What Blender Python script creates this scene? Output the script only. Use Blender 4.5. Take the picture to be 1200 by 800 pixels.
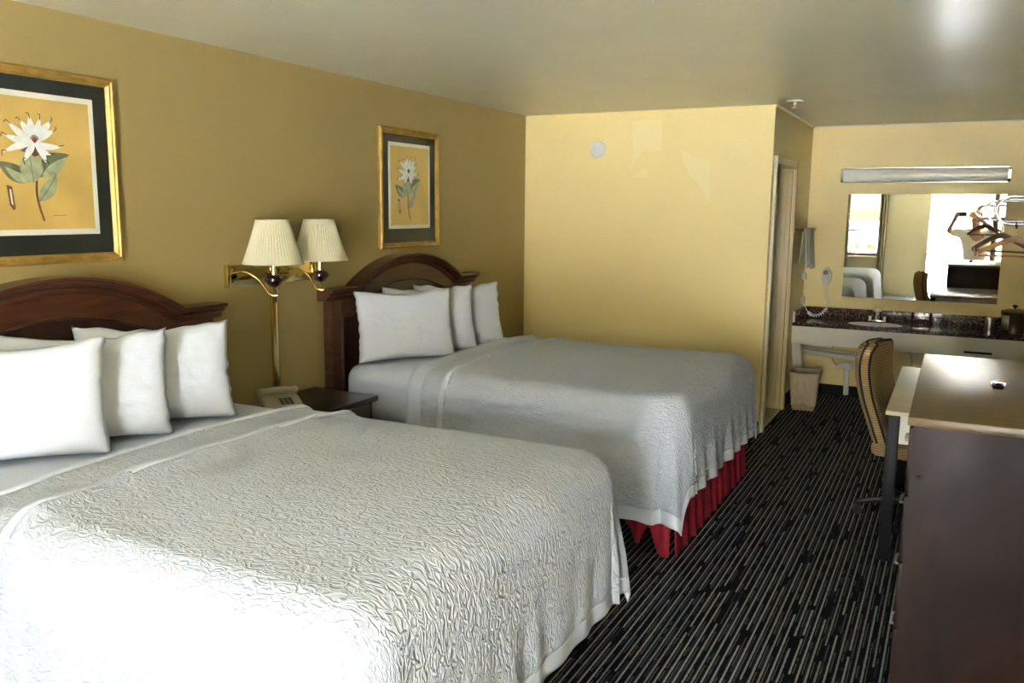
import bpy, bmesh, math, random
from mathutils import Vector, Matrix, noise as mnoise
PI = math.pi
sin, cos = math.sin, math.cos
random.seed(7)
for o in list(bpy.data.objects):
    bpy.data.objects.remove(o)
scene = bpy.context.scene
C = scene.collection

# ------------------------------------------------------------------ camera
CAM = (3.2456, -3.7547, 1.6768)
YAW, PITCH, ROLL = 0.47759, -0.15344, 0.00990
fwd = Vector((-sin(YAW) * cos(PITCH), cos(YAW) * cos(PITCH), sin(PITCH)))
r0 = Vector((cos(YAW), sin(YAW), 0))
u0 = r0.cross(fwd)
right = r0 * cos(ROLL) + u0 * sin(ROLL)
upv = -r0 * sin(ROLL) + u0 * cos(ROLL)
cd = bpy.data.cameras.new('camera')
cd.sensor_width = 36.0
cd.lens = 30.0
cam = bpy.data.objects.new('camera', cd)
C.objects.link(cam)
M4 = Matrix.Identity(4)
for i in range(3):
    M4[i][0], M4[i][1], M4[i][2], M4[i][3] = right[i], upv[i], -fwd[i], CAM[i]
cam.matrix_world = M4
scene.camera = cam

# ------------------------------------------------------------------ room dimensions (metres)
H = 2.44          # ceiling
YB = 2.726        # cream end wall
W1 = 2.008        # wall with the bathroom door
YV = 4.526        # vanity wall
XR = 3.88         # right wall
YF = -6.4        # window wall
WIN = (0.30, 1.82, 0.80, 2.14)     # x0,x1,z0,z1 of the window
DOOR = (2.685, 3.80, 0.0, 2.14)     # open entrance door

# ------------------------------------------------------------------ world, sun, portals, exposure
w = bpy.data.worlds.new('sky')
scene.world = w
w.use_nodes = True
nt = w.node_tree
nt.nodes.clear()
wo = nt.nodes.new('ShaderNodeOutputWorld')
bg = nt.nodes.new('ShaderNodeBackground')
sky = nt.nodes.new('ShaderNodeTexSky')
sky.sky_type = 'NISHITA'
sky.sun_disc = False
sky.sun_elevation = math.radians(58)
sky.sun_rotation = math.radians(170)
sky.dust_density = 5.0
sky.ozone_density = 1.0
hs = nt.nodes.new('ShaderNodeHueSaturation')
hs.inputs['Saturation'].default_value = 1.0
nt.links.new(sky.outputs[0], hs.inputs['Color'])
nt.links.new(hs.outputs[0], bg.inputs[0])
bg.inputs[1].default_value = 0.7
nt.links.new(bg.outputs[0], wo.inputs[0])
sl = bpy.data.lights.new('sun', 'SUN')
sl.energy = 42.0
sl.angle = math.radians(0.6)
sl.color = (0.85, 0.925, 1.0)
so = bpy.data.objects.new('sun', sl)
C.objects.link(so)
so.rotation_euler = (math.radians(32), 0, math.radians(10))   # high sun on the walkway side, kept out of the room by the added walkway roof
for (x0, x1, z0, z1) in (WIN, DOOR):
    al = bpy.data.lights.new('portal', 'AREA')
    al.shape = 'RECTANGLE'
    al.size = x1 - x0
    al.size_y = z1 - z0
    al.cycles.is_portal = True
    ao = bpy.data.objects.new('portal', al)
    C.objects.link(ao)
    ao.location = ((x0 + x1) / 2, YF - 0.02, (z0 + z1) / 2)
    ao.rotation_euler = (PI / 2, 0, 0)      # -Z of the lamp -> +Y
vs = scene.view_settings
vs.view_transform = 'Standard'
vs.look = 'None'
vs.gamma = 1.0
vs.use_curve_mapping = False
vs.exposure = 3.54

# ------------------------------------------------------------------ materials
MATS = {}
def newmat(name):
    m = bpy.data.materials.new(name)
    m.use_nodes = True
    MATS[name] = m
    return m, m.node_tree, m.node_tree.nodes['Principled BSDF']
def N(t, typ, **kw):
    n = t.nodes.new(typ)
    for k, v in kw.items():
        setattr(n, k, v)
    return n
def L(t, a, b):
    t.links.new(a, b)
def ramp(t, stops):
    r = N(t, 'ShaderNodeValToRGB')
    e = r.color_ramp.elements
    e[0].position, e[0].color = stops[0][0], (*stops[0][1], 1)
    e[1].position, e[1].color = stops[-1][0], (*stops[-1][1], 1)
    for p, c in stops[1:-1]:
        n = e.new(p)
        n.color = (*c, 1)
    return r
def mathn(t, op, a, b=None, c=None):
    n = N(t, 'ShaderNodeMath', operation=op)
    for i, v in enumerate((a, b, c)):
        if v is None:
            continue
        if isinstance(v, (int, float)):
            n.inputs[i].default_value = v
        else:
            L(t, v, n.inputs[i])
    return n.outputs[0]
def mat(name, col, rough=0.5, metal=0.0, var=0.0, scale=8.0, bump=0.0, bscale=60.0, stretch=(1, 1, 1), spec=0.5, coat=0.0, bdist=0.002):
    m, t, b = newmat(name)
    b.inputs['Base Color'].default_value = (*col, 1)
    b.inputs['Roughness'].default_value = rough
    b.inputs['Metallic'].default_value = metal
    b.inputs['Specular IOR Level'].default_value = spec
    b.inputs['Coat Weight'].default_value = coat
    b.inputs['Coat Roughness'].default_value = 0.12
    tc = N(t, 'ShaderNodeTexCoord')
    mp = N(t, 'ShaderNodeMapping')
    mp.inputs['Scale'].default_value = stretch
    L(t, tc.outputs['Object'], mp.inputs[0])
    if var > 0:
        nz = N(t, 'ShaderNodeTexNoise')
        nz.inputs['Scale'].default_value = scale
        nz.inputs['Detail'].default_value = 6
        L(t, mp.outputs[0], nz.inputs['Vector'])
        r = ramp(t, [(0.25, tuple(c * (1 - var) for c in col)), (0.75, tuple(min(1, c * (1 + var)) for c in col))])
        L(t, nz.outputs[0], r.inputs[0])
        L(t, r.outputs[0], b.inputs['Base Color'])
    if bump > 0:
        nb = N(t, 'ShaderNodeTexNoise')
        nb.inputs['Scale'].default_value = bscale
        nb.inputs['Detail'].default_value = 4
        L(t, mp.outputs[0], nb.inputs['Vector'])
        bp = N(t, 'ShaderNodeBump')
        bp.inputs['Strength'].default_value = bump
        bp.inputs['Distance'].default_value = bdist
        L(t, nb.outputs[0], bp.inputs['Height'])
        L(t, bp.outputs[0], b.inputs['Normal'])
    return m
def wood(name, dark, mid, light, rough=0.3, stretch=(2, 2, 14), scale=3.0, coat=0.3, scratch=False, spec=0.5):
    m, t, b = newmat(name)
    tc = N(t, 'ShaderNodeTexCoord')
    mp = N(t, 'ShaderNodeMapping')
    mp.inputs['Scale'].default_value = stretch
    L(t, tc.outputs['Object'], mp.inputs[0])
    nz = N(t, 'ShaderNodeTexNoise')
    nz.inputs['Scale'].default_value = scale
    nz.inputs['Detail'].default_value = 8
    nz.inputs['Roughness'].default_value = 0.6
    nz.inputs['Distortion'].default_value = 0.6
    L(t, mp.outputs[0], nz.inputs['Vector'])
    r = ramp(t, [(0.28, dark), (0.5, mid), (0.75, light)])
    L(t, nz.outputs[0], r.inputs[0])
    L(t, r.outputs[0], b.inputs['Base Color'])
    b.inputs['Roughness'].default_value = rough
    b.inputs['Coat Weight'].default_value = coat
    b.inputs['Coat Roughness'].default_value = 0.15
    b.inputs['Specular IOR Level'].default_value = spec
    if scratch:
        n2 = N(t, 'ShaderNodeTexNoise')
        n2.inputs['Scale'].default_value = 5
        n2.inputs['Detail'].default_value = 7
        L(t, tc.outputs['Object'], n2.inputs['Vector'])
        rr = N(t, 'ShaderNodeMapRange')
        rr.inputs['From Min'].default_value = 0.3
        rr.inputs['From Max'].default_value = 0.75
        rr.inputs['To Min'].default_value = rough * 0.8
        rr.inputs['To Max'].default_value = min(1, rough * 1.6)
        L(t, n2.outputs[0], rr.inputs[0])
        L(t, rr.outputs[0], b.inputs['Roughness'])
    return m

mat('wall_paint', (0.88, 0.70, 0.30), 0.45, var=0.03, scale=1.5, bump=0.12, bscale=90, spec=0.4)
mat('wall_paint_shaded', (0.35, 0.262, 0.095), 0.5, var=0.05, scale=1.2, bump=0.15, bscale=120, spec=0.4)  # end wall paint darkened, with the grazing light put into the colour
mat('ceiling_paint', (0.78, 0.74, 0.55), 0.33, var=0.03, scale=2, bump=0.2, bscale=45, spec=0.7, bdist=0.003)
mat('reflection_paint', (0.90, 0.745, 0.36), 0.4, spec=0.4)
mat('trim_paint', (0.60, 0.47, 0.22), 0.4, var=0.08, scale=3, stretch=(8, 8, 1))
mat('trim_cream', (0.74, 0.66, 0.45), 0.4)
mat('black_base', (0.006, 0.006, 0.007), 0.6, spec=0.15)
mat('white_cotton', (0.64, 0.67, 0.73), 0.85, bump=0.45, bscale=45, spec=0.2, bdist=0.0025, stretch=(1, 1, 2.5))
mat('sheet', (0.60, 0.64, 0.71), 0.8, bump=0.12, bscale=14, spec=0.2, bdist=0.006)
mat('base_black_cloth', (0.015, 0.013, 0.013), 0.9)
mat('red_skirt', (0.26, 0.006, 0.018), 0.75, var=0.15, scale=9, bump=0.1, bscale=200)
wood('cherry', (0.028, 0.008, 0.004), (0.062, 0.019, 0.008), (0.115, 0.038, 0.014), 0.3, stretch=(3, 1.2, 8))
wood('cherry_panel', (0.018, 0.006, 0.004), (0.036, 0.012, 0.007), (0.06, 0.02, 0.01), 0.34, stretch=(2, 6, 1.2))
wood('dark_laminate', (0.013, 0.009, 0.008), (0.022, 0.014, 0.011), (0.034, 0.022, 0.017), 0.3, stretch=(1, 6, 1), coat=0.2)
wood('dresser_wood', (0.011, 0.006, 0.005), (0.022, 0.0095, 0.007), (0.050, 0.021, 0.013), 0.40, stretch=(2.0, 2.0, 1.0), scale=2.0, coat=0.0, scratch=True, spec=0.22)
wood('dresser_top', (0.13, 0.083, 0.034), (0.16, 0.105, 0.046), (0.20, 0.135, 0.062), 0.36, stretch=(1, 12, 1), scale=3, coat=0.0)
wood('desk_top', (0.44, 0.37, 0.25), (0.50, 0.42, 0.29), (0.55, 0.47, 0.33), 0.38, stretch=(1, 9, 1), scale=3, coat=0.0)
wood('hanger_wood', (0.32, 0.15, 0.05), (0.45, 0.23, 0.08), (0.55, 0.3, 0.12), 0.35, stretch=(2, 2, 10))
wood('hanger_dark', (0.10, 0.055, 0.03), (0.14, 0.08, 0.045), (0.19, 0.11, 0.06), 0.4, stretch=(2, 2, 10))
mat('brass', (0.78, 0.62, 0.26), 0.16, 1.0)
mat('brass_mirror', (0.62, 0.52, 0.24), 0.07, 1.0)
mat('chrome', (0.85, 0.86, 0.88), 0.08, 1.0)
mat('mirror_glass', (0.90, 0.91, 0.90), 0.0, 1.0)
mat('burgundy_ball', (0.035, 0.008, 0.012), 0.12, coat=0.6)
mat('shade_fabric', (0.80, 0.75, 0.52), 0.8, spec=0.2)
mat('gold_frame', (0.40, 0.235, 0.045), 0.42, 0.35, var=0.35, scale=14, stretch=(4, 1, 1), bump=0.15, bscale=80)
mat('mat_board', (0.012, 0.016, 0.014), 0.6)
mat('mat_board_grey', (0.06, 0.056, 0.035), 0.6)
mat('print_border', (0.80, 0.77, 0.66), 0.6)
mat('print_paper', (0.66, 0.44, 0.115), 0.6, var=0.18, scale=4)
mat('petal', (0.76, 0.77, 0.72), 0.6, var=0.12, scale=40)
mat('petal_shade', (0.16, 0.14, 0.15), 0.6)
mat('flower_heart', (0.20, 0.08, 0.03), 0.6, var=0.4, scale=60)
mat('leaf_print', (0.38, 0.41, 0.23), 0.6, var=0.3, scale=30)
mat('leaf_print_dark', (0.16, 0.18, 0.09), 0.6, var=0.3, scale=30)
mat('ink', (0.09, 0.06, 0.04), 0.6)
mat('white_plastic', (0.78, 0.76, 0.70), 0.35)
mat('cream_plastic', (0.72, 0.66, 0.46), 0.35)
mat('beige_phone', (0.36, 0.31, 0.21), 0.4)
mat('phone_keys', (0.10, 0.09, 0.07), 0.5)
mat('black_plastic', (0.008, 0.008, 0.009), 0.4, spec=0.25)
mat('black_metal', (0.007, 0.007, 0.008), 0.45, spec=0.2)
mat('diffuser', (0.86, 0.83, 0.66), 0.25)
mat('porcelain', (0.85, 0.84, 0.80), 0.1, coat=0.5)
mat('acrylic', (0.75, 0.66, 0.38), 0.1)
mat('vanity_fascia', (0.76, 0.72, 0.58), 0.4, var=0.03, scale=5)
mat('pvc', (0.72, 0.69, 0.58), 0.35)
mat('towel', (0.80, 0.77, 0.66), 0.95, bump=0.5, bscale=260, spec=0.1)
mat('towel_grey', (0.48, 0.44, 0.35), 0.95, bump=0.5, bscale=260, spec=0.1)
mat('bin_plastic', (0.33, 0.24, 0.12), 0.4)
mat('bin_liner', (0.55, 0.44, 0.28), 0.22, bump=0.9, bscale=28, bdist=0.02, stretch=(2, 2, 0.5))
mat('bucket_brown', (0.07, 0.035, 0.02), 0.3, coat=0.3)
mat('bucket_lid', (0.30, 0.24, 0.12), 0.3)
mat('steel', (0.62, 0.62, 0.62), 0.28, 1.0)
mat('dark_red', (0.07, 0.012, 0.012), 0.2, coat=0.4)
mat('skin', (0.55, 0.33, 0.22), 0.5)
mat('shirt', (0.80, 0.79, 0.76), 0.85)
mat('trousers', (0.03, 0.03, 0.04), 0.85)
mat('cap_cloth', (0.35, 0.16, 0.05), 0.85)
mat('phone_body', (0.03, 0.03, 0.035), 0.2)
mat('shoe', (0.04, 0.03, 0.03), 0.5)
mat('bronze_frame', (0.10, 0.075, 0.05), 0.4, 0.3)
mat('drape', (0.20, 0.17, 0.11), 0.9, bump=0.2, bscale=200)
mat('pier_paint', (0.36, 0.33, 0.22), 0.4, var=0.05, scale=2)
mat('door_paint', (0.10, 0.07, 0.05), 0.4)
mat('railing_white', (0.84, 0.84, 0.84), 0.5)
mat('rail_brown', (0.22, 0.10, 0.06), 0.5)
mat('concrete', (0.60, 0.62, 0.64), 0.9, var=0.1, scale=3)
mat('pale_bounce_lot', (0.62, 0.62, 0.60), 0.95, var=0.15, scale=0.6)  # paled to reflect more sunlight indoors
mat('bark', (0.12, 0.08, 0.05), 0.9, var=0.3, scale=10)
mat('foliage', (0.16, 0.26, 0.04), 0.7, var=0.4, scale=3)
mat('bath_tile', (0.55, 0.48, 0.33), 0.35)
mat('threshold', (0.42, 0.34, 0.18), 0.4)
mat('exterior_paint', (0.62, 0.52, 0.34), 0.8)

# speckled brown counter
m, t, b = newmat('granite')
tc = N(t, 'ShaderNodeTexCoord')
v1 = N(t, 'ShaderNodeTexNoise')
v1.inputs['Scale'].default_value = 55
v1.inputs['Detail'].default_value = 5
L(t, tc.outputs['Object'], v1.inputs['Vector'])
r = ramp(t, [(0.36, (0.020, 0.012, 0.010)), (0.5, (0.065, 0.038, 0.030)), (0.6, (0.15, 0.10, 0.08)), (0.72, (0.28, 0.21, 0.17))])
L(t, v1.outputs[0], r.inputs[0])
L(t, r.outputs[0], b.inputs['Base Color'])
b.inputs['Roughness'].default_value = 0.14
b.inputs['Coat Weight'].default_value = 0.4

# quilted bedspread: wriggling raised ridges
m, t, b = newmat('matelasse')
uv = N(t, 'ShaderNodeUVMap')
mp = N(t, 'ShaderNodeMapping')
mp.inputs['Scale'].default_value = (22, 40, 1)
L(t, uv.outputs[0], mp.inputs[0])
n1 = N(t, 'ShaderNodeTexNoise')
n1.inputs['Scale'].default_value = 1.0
n1.inputs['Detail'].default_value = 1.5
n1.inputs['Distortion'].default_value = 1.1
L(t, mp.outputs[0], n1.inputs['Vector'])
h1 = mathn(t, 'ABSOLUTE', mathn(t, 'MULTIPLY_ADD', n1.outputs[0], 2.0, -1.0))
h2 = mathn(t, 'SUBTRACT', 1.0, mathn(t, 'MULTIPLY', h1, 3.2))
h2 = mathn(t, 'MAXIMUM', h2, 0.0)
n2 = N(t, 'ShaderNodeTexNoise')
n2.inputs['Scale'].default_value = 5.0
n2.inputs['Detail'].default_value = 3
L(t, uv.outputs[0], n2.inputs['Vector'])
hh = mathn(t, 'ADD', h2, mathn(t, 'MULTIPLY', n2.outputs[0], 2.2))
bp = N(t, 'ShaderNodeBump')
bp.inputs['Strength'].default_value = 0.75
bp.inputs['Distance'].default_value = 0.006
L(t, hh, bp.inputs['Height'])
L(t, bp.outputs[0], b.inputs['Normal'])
b.inputs['Base Color'].default_value = (0.555, 0.595, 0.665, 1)
b.inputs['Roughness'].default_value = 0.8
b.inputs['Specular IOR Level'].default_value = 0.2

# striped carpet: thin broken light lines running down the room
m, t, b = newmat('carpet')
tc = N(t, 'ShaderNodeTexCoord')
sp = N(t, 'ShaderNodeSeparateXYZ')
L(t, tc.outputs['Object'], sp.inputs[0])
X, Y = sp.outputs[0], sp.outputs[1]
nw = N(t, 'ShaderNodeTexNoise')
nw.inputs['Scale'].default_value = 90
nw.inputs['Detail'].default_value = 2
L(t, tc.outputs['Object'], nw.inputs['Vector'])
Xw = mathn(t, 'MULTIPLY_ADD', nw.outputs[0], 0.006, X)
def stripes(period, width, off, seed, ylen, thr):
    q = mathn(t, 'DIVIDE', mathn(t, 'ADD', Xw, off), period)
    fr = mathn(t, 'FRACT', q)
    idx = mathn(t, 'FLOOR', q)
    line = mathn(t, 'LESS_THAN', fr, width)
    cx = N(t, 'ShaderNodeCombineXYZ')
    L(t, mathn(t, 'MULTIPLY_ADD', idx, 3.37, seed), cx.inputs[0])
    L(t, mathn(t, 'MULTIPLY', Y, ylen), cx.inputs[1])
    nn = N(t, 'ShaderNodeTexNoise')
    nn.inputs['Scale'].default_value = 1.0
    nn.inputs['Detail'].default_value = 1.0
    L(t, cx.outputs[0], nn.inputs['Vector'])
    gap = mathn(t, 'GREATER_THAN', nn.outputs[0], thr)
    return mathn(t, 'MULTIPLY', line, gap), idx, nn.outputs[0]
m1, i1, nA = stripes(0.0300, 0.24, 0.0, 1.0, 3.0, 0.36)
m2, i2, nB = stripes(0.0300, 0.14, 0.0165, 9.0, 6.0, 0.48)
m3, i3, nC = stripes(0.0225, 0.5, 0.006, 17.0, 5.0, 0.52)
wn = N(t, 'ShaderNodeTexWhiteNoise', noise_dimensions='1D')
L(t, i1, wn.inputs['W'])
cr = ramp(t, [(0.0, (0.20, 0.185, 0.15)), (0.6, (0.33, 0.31, 0.25)), (1.0, (0.17, 0.19, 0.20))])
L(t, wn.outputs[0], cr.inputs[0])
def mixc(f, a, bcol):
    mx = N(t, 'ShaderNodeMix', data_type='RGBA')
    L(t, f, mx.inputs[0])
    for s, vv in ((6, a), (7, bcol)):
        if isinstance(vv, tuple):
            mx.inputs[s].default_value = (*vv, 1)
        else:
            L(t, vv, mx.inputs[s])
    return mx.outputs[2]
c0 = mixc(m3, (0.005, 0.005, 0.006), (0.016, 0.022, 0.032))
c1 = mixc(m2, c0, (0.085, 0.085, 0.08))
c2 = mixc(m1, c1, cr.outputs[0])
L(t, c2, b.inputs['Base Color'])
b.inputs['Roughness'].default_value = 0.95
b.inputs['Specular IOR Level'].default_value = 0.1
bp = N(t, 'ShaderNodeBump')
bp.inputs['Strength'].default_value = 0.5
bp.inputs['Distance'].default_value = 0.004
nb = N(t, 'ShaderNodeTexNoise')
nb.inputs['Scale'].default_value = 350
L(t, tc.outputs['Object'], nb.inputs['Vector'])
L(t, nb.outputs[0], bp.inputs['Height'])
L(t, bp.outputs[0], b.inputs['Normal'])

# ribbed tan chair cloth
m, t, b = newmat('chair_cloth')
tc = N(t, 'ShaderNodeTexCoord')
wv = N(t, 'ShaderNodeTexWave', wave_type='BANDS', bands_direction='Z')
wv.inputs['Scale'].default_value = 26
wv.inputs['Distortion'].default_value = 1.2
wv.inputs['Detail'].default_value = 2
L(t, tc.outputs['Object'], wv.inputs['Vector'])
r = ramp(t, [(0.2, (0.21, 0.13, 0.05)), (0.6, (0.33, 0.21, 0.085)), (0.9, (0.42, 0.28, 0.12))])
L(t, wv.outputs[0], r.inputs[0])
L(t, r.outputs[0], b.inputs['Base Color'])
b.inputs['Roughness'].default_value = 0.85
bp = N(t, 'ShaderNodeBump')
bp.inputs['Strength'].default_value = 0.5
bp.inputs['Distance'].default_value = 0.004
L(t, wv.outputs[0], bp.inputs['Height'])
L(t, bp.outputs[0], b.inputs['Normal'])

# thin window glass
m, t, b = newmat('window_glass')
t.nodes.remove(b)
out = t.nodes['Material Output']
tr = N(t, 'ShaderNodeBsdfTransparent')
tr.inputs[0].default_value = (0.5, 0.52, 0.54, 1)
gl = N(t, 'ShaderNodeBsdfGlossy')
gl.inputs['Roughness'].default_value = 0.0
mx = N(t, 'ShaderNodeMixShader')
mx.inputs[0].default_value = 0.06
L(t, tr.outputs[0], mx.inputs[1])
L(t, gl.outputs[0], mx.inputs[2])
L(t, mx.outputs[0], out.inputs['Surface'])

m, t, b = newmat('picture_glass')
t.nodes.remove(b)
tr = N(t, 'ShaderNodeBsdfTransparent')
gl = N(t, 'ShaderNodeBsdfGlossy')
gl.inputs['Roughness'].default_value = 0.03
lw = N(t, 'ShaderNodeLayerWeight')
lw.inputs[0].default_value = 0.5
fac = mathn(t, 'MULTIPLY_ADD', mathn(t, 'POWER', lw.outputs['Facing'], 4.0), 0.3, 0.025)
mx = N(t, 'ShaderNodeMixShader')
L(t, fac, mx.inputs[0])
L(t, tr.outputs[0], mx.inputs[1])
L(t, gl.outputs[0], mx.inputs[2])
L(t, mx.outputs[0], t.nodes['Material Output'].inputs['Surface'])

# translucent lamp shade cloth
m = MATS['shade_fabric']
t = m.node_tree
b = t.nodes['Principled BSDF']
tl = N(t, 'ShaderNodeBsdfTranslucent')
tl.inputs[0].default_value = (0.85, 0.78, 0.5, 1)
mx = N(t, 'ShaderNodeMixShader')
mx.inputs[0].default_value = 0.3
L(t, b.outputs[0], mx.inputs[1])
L(t, tl.outputs[0], mx.inputs[2])
L(t, mx.outputs[0], t.nodes['Material Output'].inputs['Surface'])

# ------------------------------------------------------------------ mesh helpers
class MB:
    def __init__(s):
        s.v, s.f = [], []
    def add(s, vs, fs):
        n = len(s.v)
        s.v += [tuple(p) for p in vs]
        s.f += [tuple(i + n for i in f) for f in fs]
        return s
    def box(s, x0, x1, y0, y1, z0, z1, b=0.0):
        bm = bmesh.new()
        bmesh.ops.create_cube(bm, size=1)
        for v in bm.verts:
            v.co = ((x0 + x1) / 2 + v.co.x * (x1 - x0), (y0 + y1) / 2 + v.co.y * (y1 - y0), (z0 + z1) / 2 + v.co.z * (z1 - z0))
        if b > 0:
            bmesh.ops.bevel(bm, geom=list(bm.edges), offset=b, segments=2, affect='EDGES', profile=0.5)
        bm.verts.index_update()
        s.add([v.co[:] for v in bm.verts], [[v.index for v in f.verts] for f in bm.faces])
        bm.free()
        return s
    def lathe(s, prof, c=(0, 0, 0), n=24, ripple=0.0, rn=0):
        """profile [(r,z)] about the vertical axis through c"""
        vs, fs = [], []
        for (r, z) in prof:
            for k in range(n):
                a = 2 * PI * k / n
                rr = r * (1 + (ripple * (1 if k % 2 else -1) if rn else 0))
                vs.append((c[0] + rr * cos(a), c[1] + rr * sin(a), c[2] + z))
        for i in range(len(prof) - 1):
            for k in range(n):
                k2 = (k + 1) % n
                fs.append((i * n + k, i * n + k2, (i + 1) * n + k2, (i + 1) * n + k))
        if prof[0][0] > 1e-5 and not rn:
            fs.append(tuple(range(n - 1, -1, -1)))
        if prof[-1][0] > 1e-5 and not rn:
            fs.append(tuple((len(prof) - 1) * n + k for k in range(n)))
        return s.add(vs, fs)
    def tube(s, pts, r, n=10, closed=False):
        pts = [Vector(p) for p in pts]
        rs = r if isinstance(r, (list, tuple)) else [r] * len(pts)
        vs, fs = [], []
        m_ = len(pts)
        nrm = None
        for i, p in enumerate(pts):
            if closed:
                d = pts[(i + 1) % m_] - pts[i - 1]
            else:
                d = pts[min(i + 1, m_ - 1)] - pts[max(i - 1, 0)]
            d.normalize()
            if nrm is None:
                a = Vector((0, 0, 1)) if abs(d.z) < 0.9 else Vector((1, 0, 0))
                nrm = d.cross(a).normalized()
            nrm = (nrm - d * nrm.dot(d)).normalized()
            bi = d.cross(nrm)
            for k in range(n):
                a = 2 * PI * k / n
                vs.append(p + (nrm * cos(a) + bi * sin(a)) * rs[i])
        for i in range(m_ if closed else m_ - 1):
            j = (i + 1) % m_
            for k in range(n):
                k2 = (k + 1) % n
                fs.append((i * n + k, i * n + k2, j * n + k2, j * n + k))
        if not closed:
            fs.append(tuple(range(n - 1, -1, -1)))
            fs.append(tuple((m_ - 1) * n + k for k in range(n)))
        return s.add(vs, fs)
    def prism(s, poly, fn, d0, d1):
        """polygon [(a,b)], fn(a,b,d)->xyz, extruded from d0 to d1"""
        n = len(poly)
        vs = [fn(a, b_, d0) for a, b_ in poly] + [fn(a, b_, d1) for a, b_ in poly]
        fs = [tuple(range(n)), tuple(range(2 * n - 1, n - 1, -1))]
        for i in range(n):
            j = (i + 1) % n
            fs.append((i, n + i, n + j, j))
        return s.add(vs, fs)
    def sweep(s, path, prof, fn, closed_path=False):
        """path [(a,b)] in a plane, prof [(nrm,d)] closed section; fn(a,b,d)->xyz"""
        m_, n = len(path), len(prof)
        vs, fs = [], []
        for i in range(m_):
            if closed_path:
                p0, p1, p2 = path[i - 1], path[i], path[(i + 1) % m_]
            else:
                p0, p1, p2 = path[max(i - 1, 0)], path[i], path[min(i + 1, m_ - 1)]
            d1 = Vector((p1[0] - p0[0], p1[1] - p0[1])) if p1 != p0 else Vector((p2[0] - p1[0], p2[1] - p1[1]))
            d2 = Vector((p2[0] - p1[0], p2[1] - p1[1])) if p1 != p2 else d1.copy()
            d1.normalize()
            d2.normalize()
            n1, n2 = Vector((-d1.y, d1.x)), Vector((-d2.y, d2.x))
            nn = (n1 + n2)
            nn.normalize()
            k = 1.0 / max(0.4, nn.dot(n1))
            for (q, d) in prof:
                vs.append(fn(p1[0] + nn.x * q * k, p1[1] + nn.y * q * k, d))
        for i in range(m_ if closed_path else m_ - 1):
            j = (i + 1) % m_
            for k in range(n):
                k2 = (k + 1) % n
                fs.append((i * n + k, i * n + k2, j * n + k2, j * n + k))
        if not closed_path:
            fs.append(tuple(range(n - 1, -1, -1)))
            fs.append(tuple((m_ - 1) * n + k for k in range(n)))
        return s.add(vs, fs)
    def grid(s, nu, nv, fn):
        vs = [fn(i / nu, j / nv) for i in range(nu + 1) for j in range(nv + 1)]
        fs = []
        for i in range(nu):
            for j in range(nv):
                a = i * (nv + 1) + j
                fs.append((a, a + 1, a + nv + 2, a + nv + 1))
        return s.add(vs, fs)
    def build(s, name, material, parent=None, smooth=35, uv=None):
        me = bpy.data.meshes.new(name)
        me.from_pydata(s.v, [], s.f)
        bm = bmesh.new()
        bm.from_mesh(me)
        bmesh.ops.recalc_face_normals(bm, faces=bm.faces)
        bm.to_mesh(me)
        bm.free()
        me.materials.append(MATS[material])
        if smooth:
            me.polygons.foreach_set('use_smooth', [True] * len(me.polygons))
            me.set_sharp_from_angle(angle=math.radians(smooth))
        if uv:
            ul = me.uv_layers.new(name='UVMap')
            for lp in me.loops:
                ul.data[lp.index].uv = uv[lp.vertex_index]
        o = bpy.data.objects.new(name, me)
        C.objects.link(o)
        if parent is not None:
            o.parent = parent
        return o
def tag(o, label, cat, group=None):
    o['label'] = label
    o['category'] = cat
    if group:
        o['group'] = group
    return o
def thing(name, label, cat, loc=(0, 0, 0), rotz=0.0, group=None):
    o = bpy.data.objects.new(name, None)
    o.empty_display_size = 0.05
    C.objects.link(o)
    o.location = loc
    o.rotation_euler = (0, 0, rotz)
    return tag(o, label, cat, group)
def struct(o):
    o['kind'] = 'structure'
    return o
def bez(p0, p1, p2, p3, n=12):
    out = []
    for i in range(n + 1):
        t_ = i / n
        q = 1 - t_
        out.append(tuple(q**3 * a + 3 * q * q * t_ * b_ + 3 * q * t_ * t_ * c_ + t_**3 * d for a, b_, c_, d in zip(p0, p1, p2, p3)))
    return out
def smoothpath(pts, n=8):
    """Catmull-Rom through points"""
    P = [Vector(p) for p in pts]
    out = []
    for i in range(len(P) - 1):
        a, b_, c_, d = P[max(i - 1, 0)], P[i], P[i + 1], P[min(i + 2, len(P) - 1)]
        for k in range(n):
            t_ = k / n
            out.append(0.5 * ((2 * b_) + (c_ - a) * t_ + (2 * a - 5 * b_ + 4 * c_ - d) * t_**2 + (3 * b_ - a - 3 * c_ + d) * t_**3))
    out.append(P[-1])
    return out
def nz(x, y, z=0.0):
    return mnoise.noise(Vector((x, y, z)))

# ------------------------------------------------------------------ the room
T = 0.12
struct(MB().box(-T, XR + T, YF - T, YV + T, -0.12, 0.0).build('floor', 'carpet', smooth=0))
struct(MB().box(-T, XR + T, YF - T, YV + T, H, H + 0.15).build('ceiling', 'ceiling_paint', smooth=0))
struct(MB().box(-T, 0.0, YF - T, YV + T, 0, H).build('wall_left', 'wall_paint_shaded', smooth=0))
we = struct(MB().box(0.0, W1, YB, YB + T, 0, H).build('wall_end', 'wall_paint', smooth=0))
DY0, DY1, DZ = YB + 0.10, 3.66, 2.03          # bathroom door opening in the inner wall
wi = MB()
wi.box(W1 - T, W1, YB + T, DY0 + 0.03, 0, H).box(W1 - T, W1, DY1, YV, 0, H).box(W1 - T, W1, DY0 + 0.03, DY1, DZ, H)
struct(wi.build('wall_inner', 'wall_paint', smooth=0))
struct(MB().box(0.0, XR, YV, YV + T, 0, H).build('wall_vanity', 'wall_paint', smooth=0))
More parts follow.
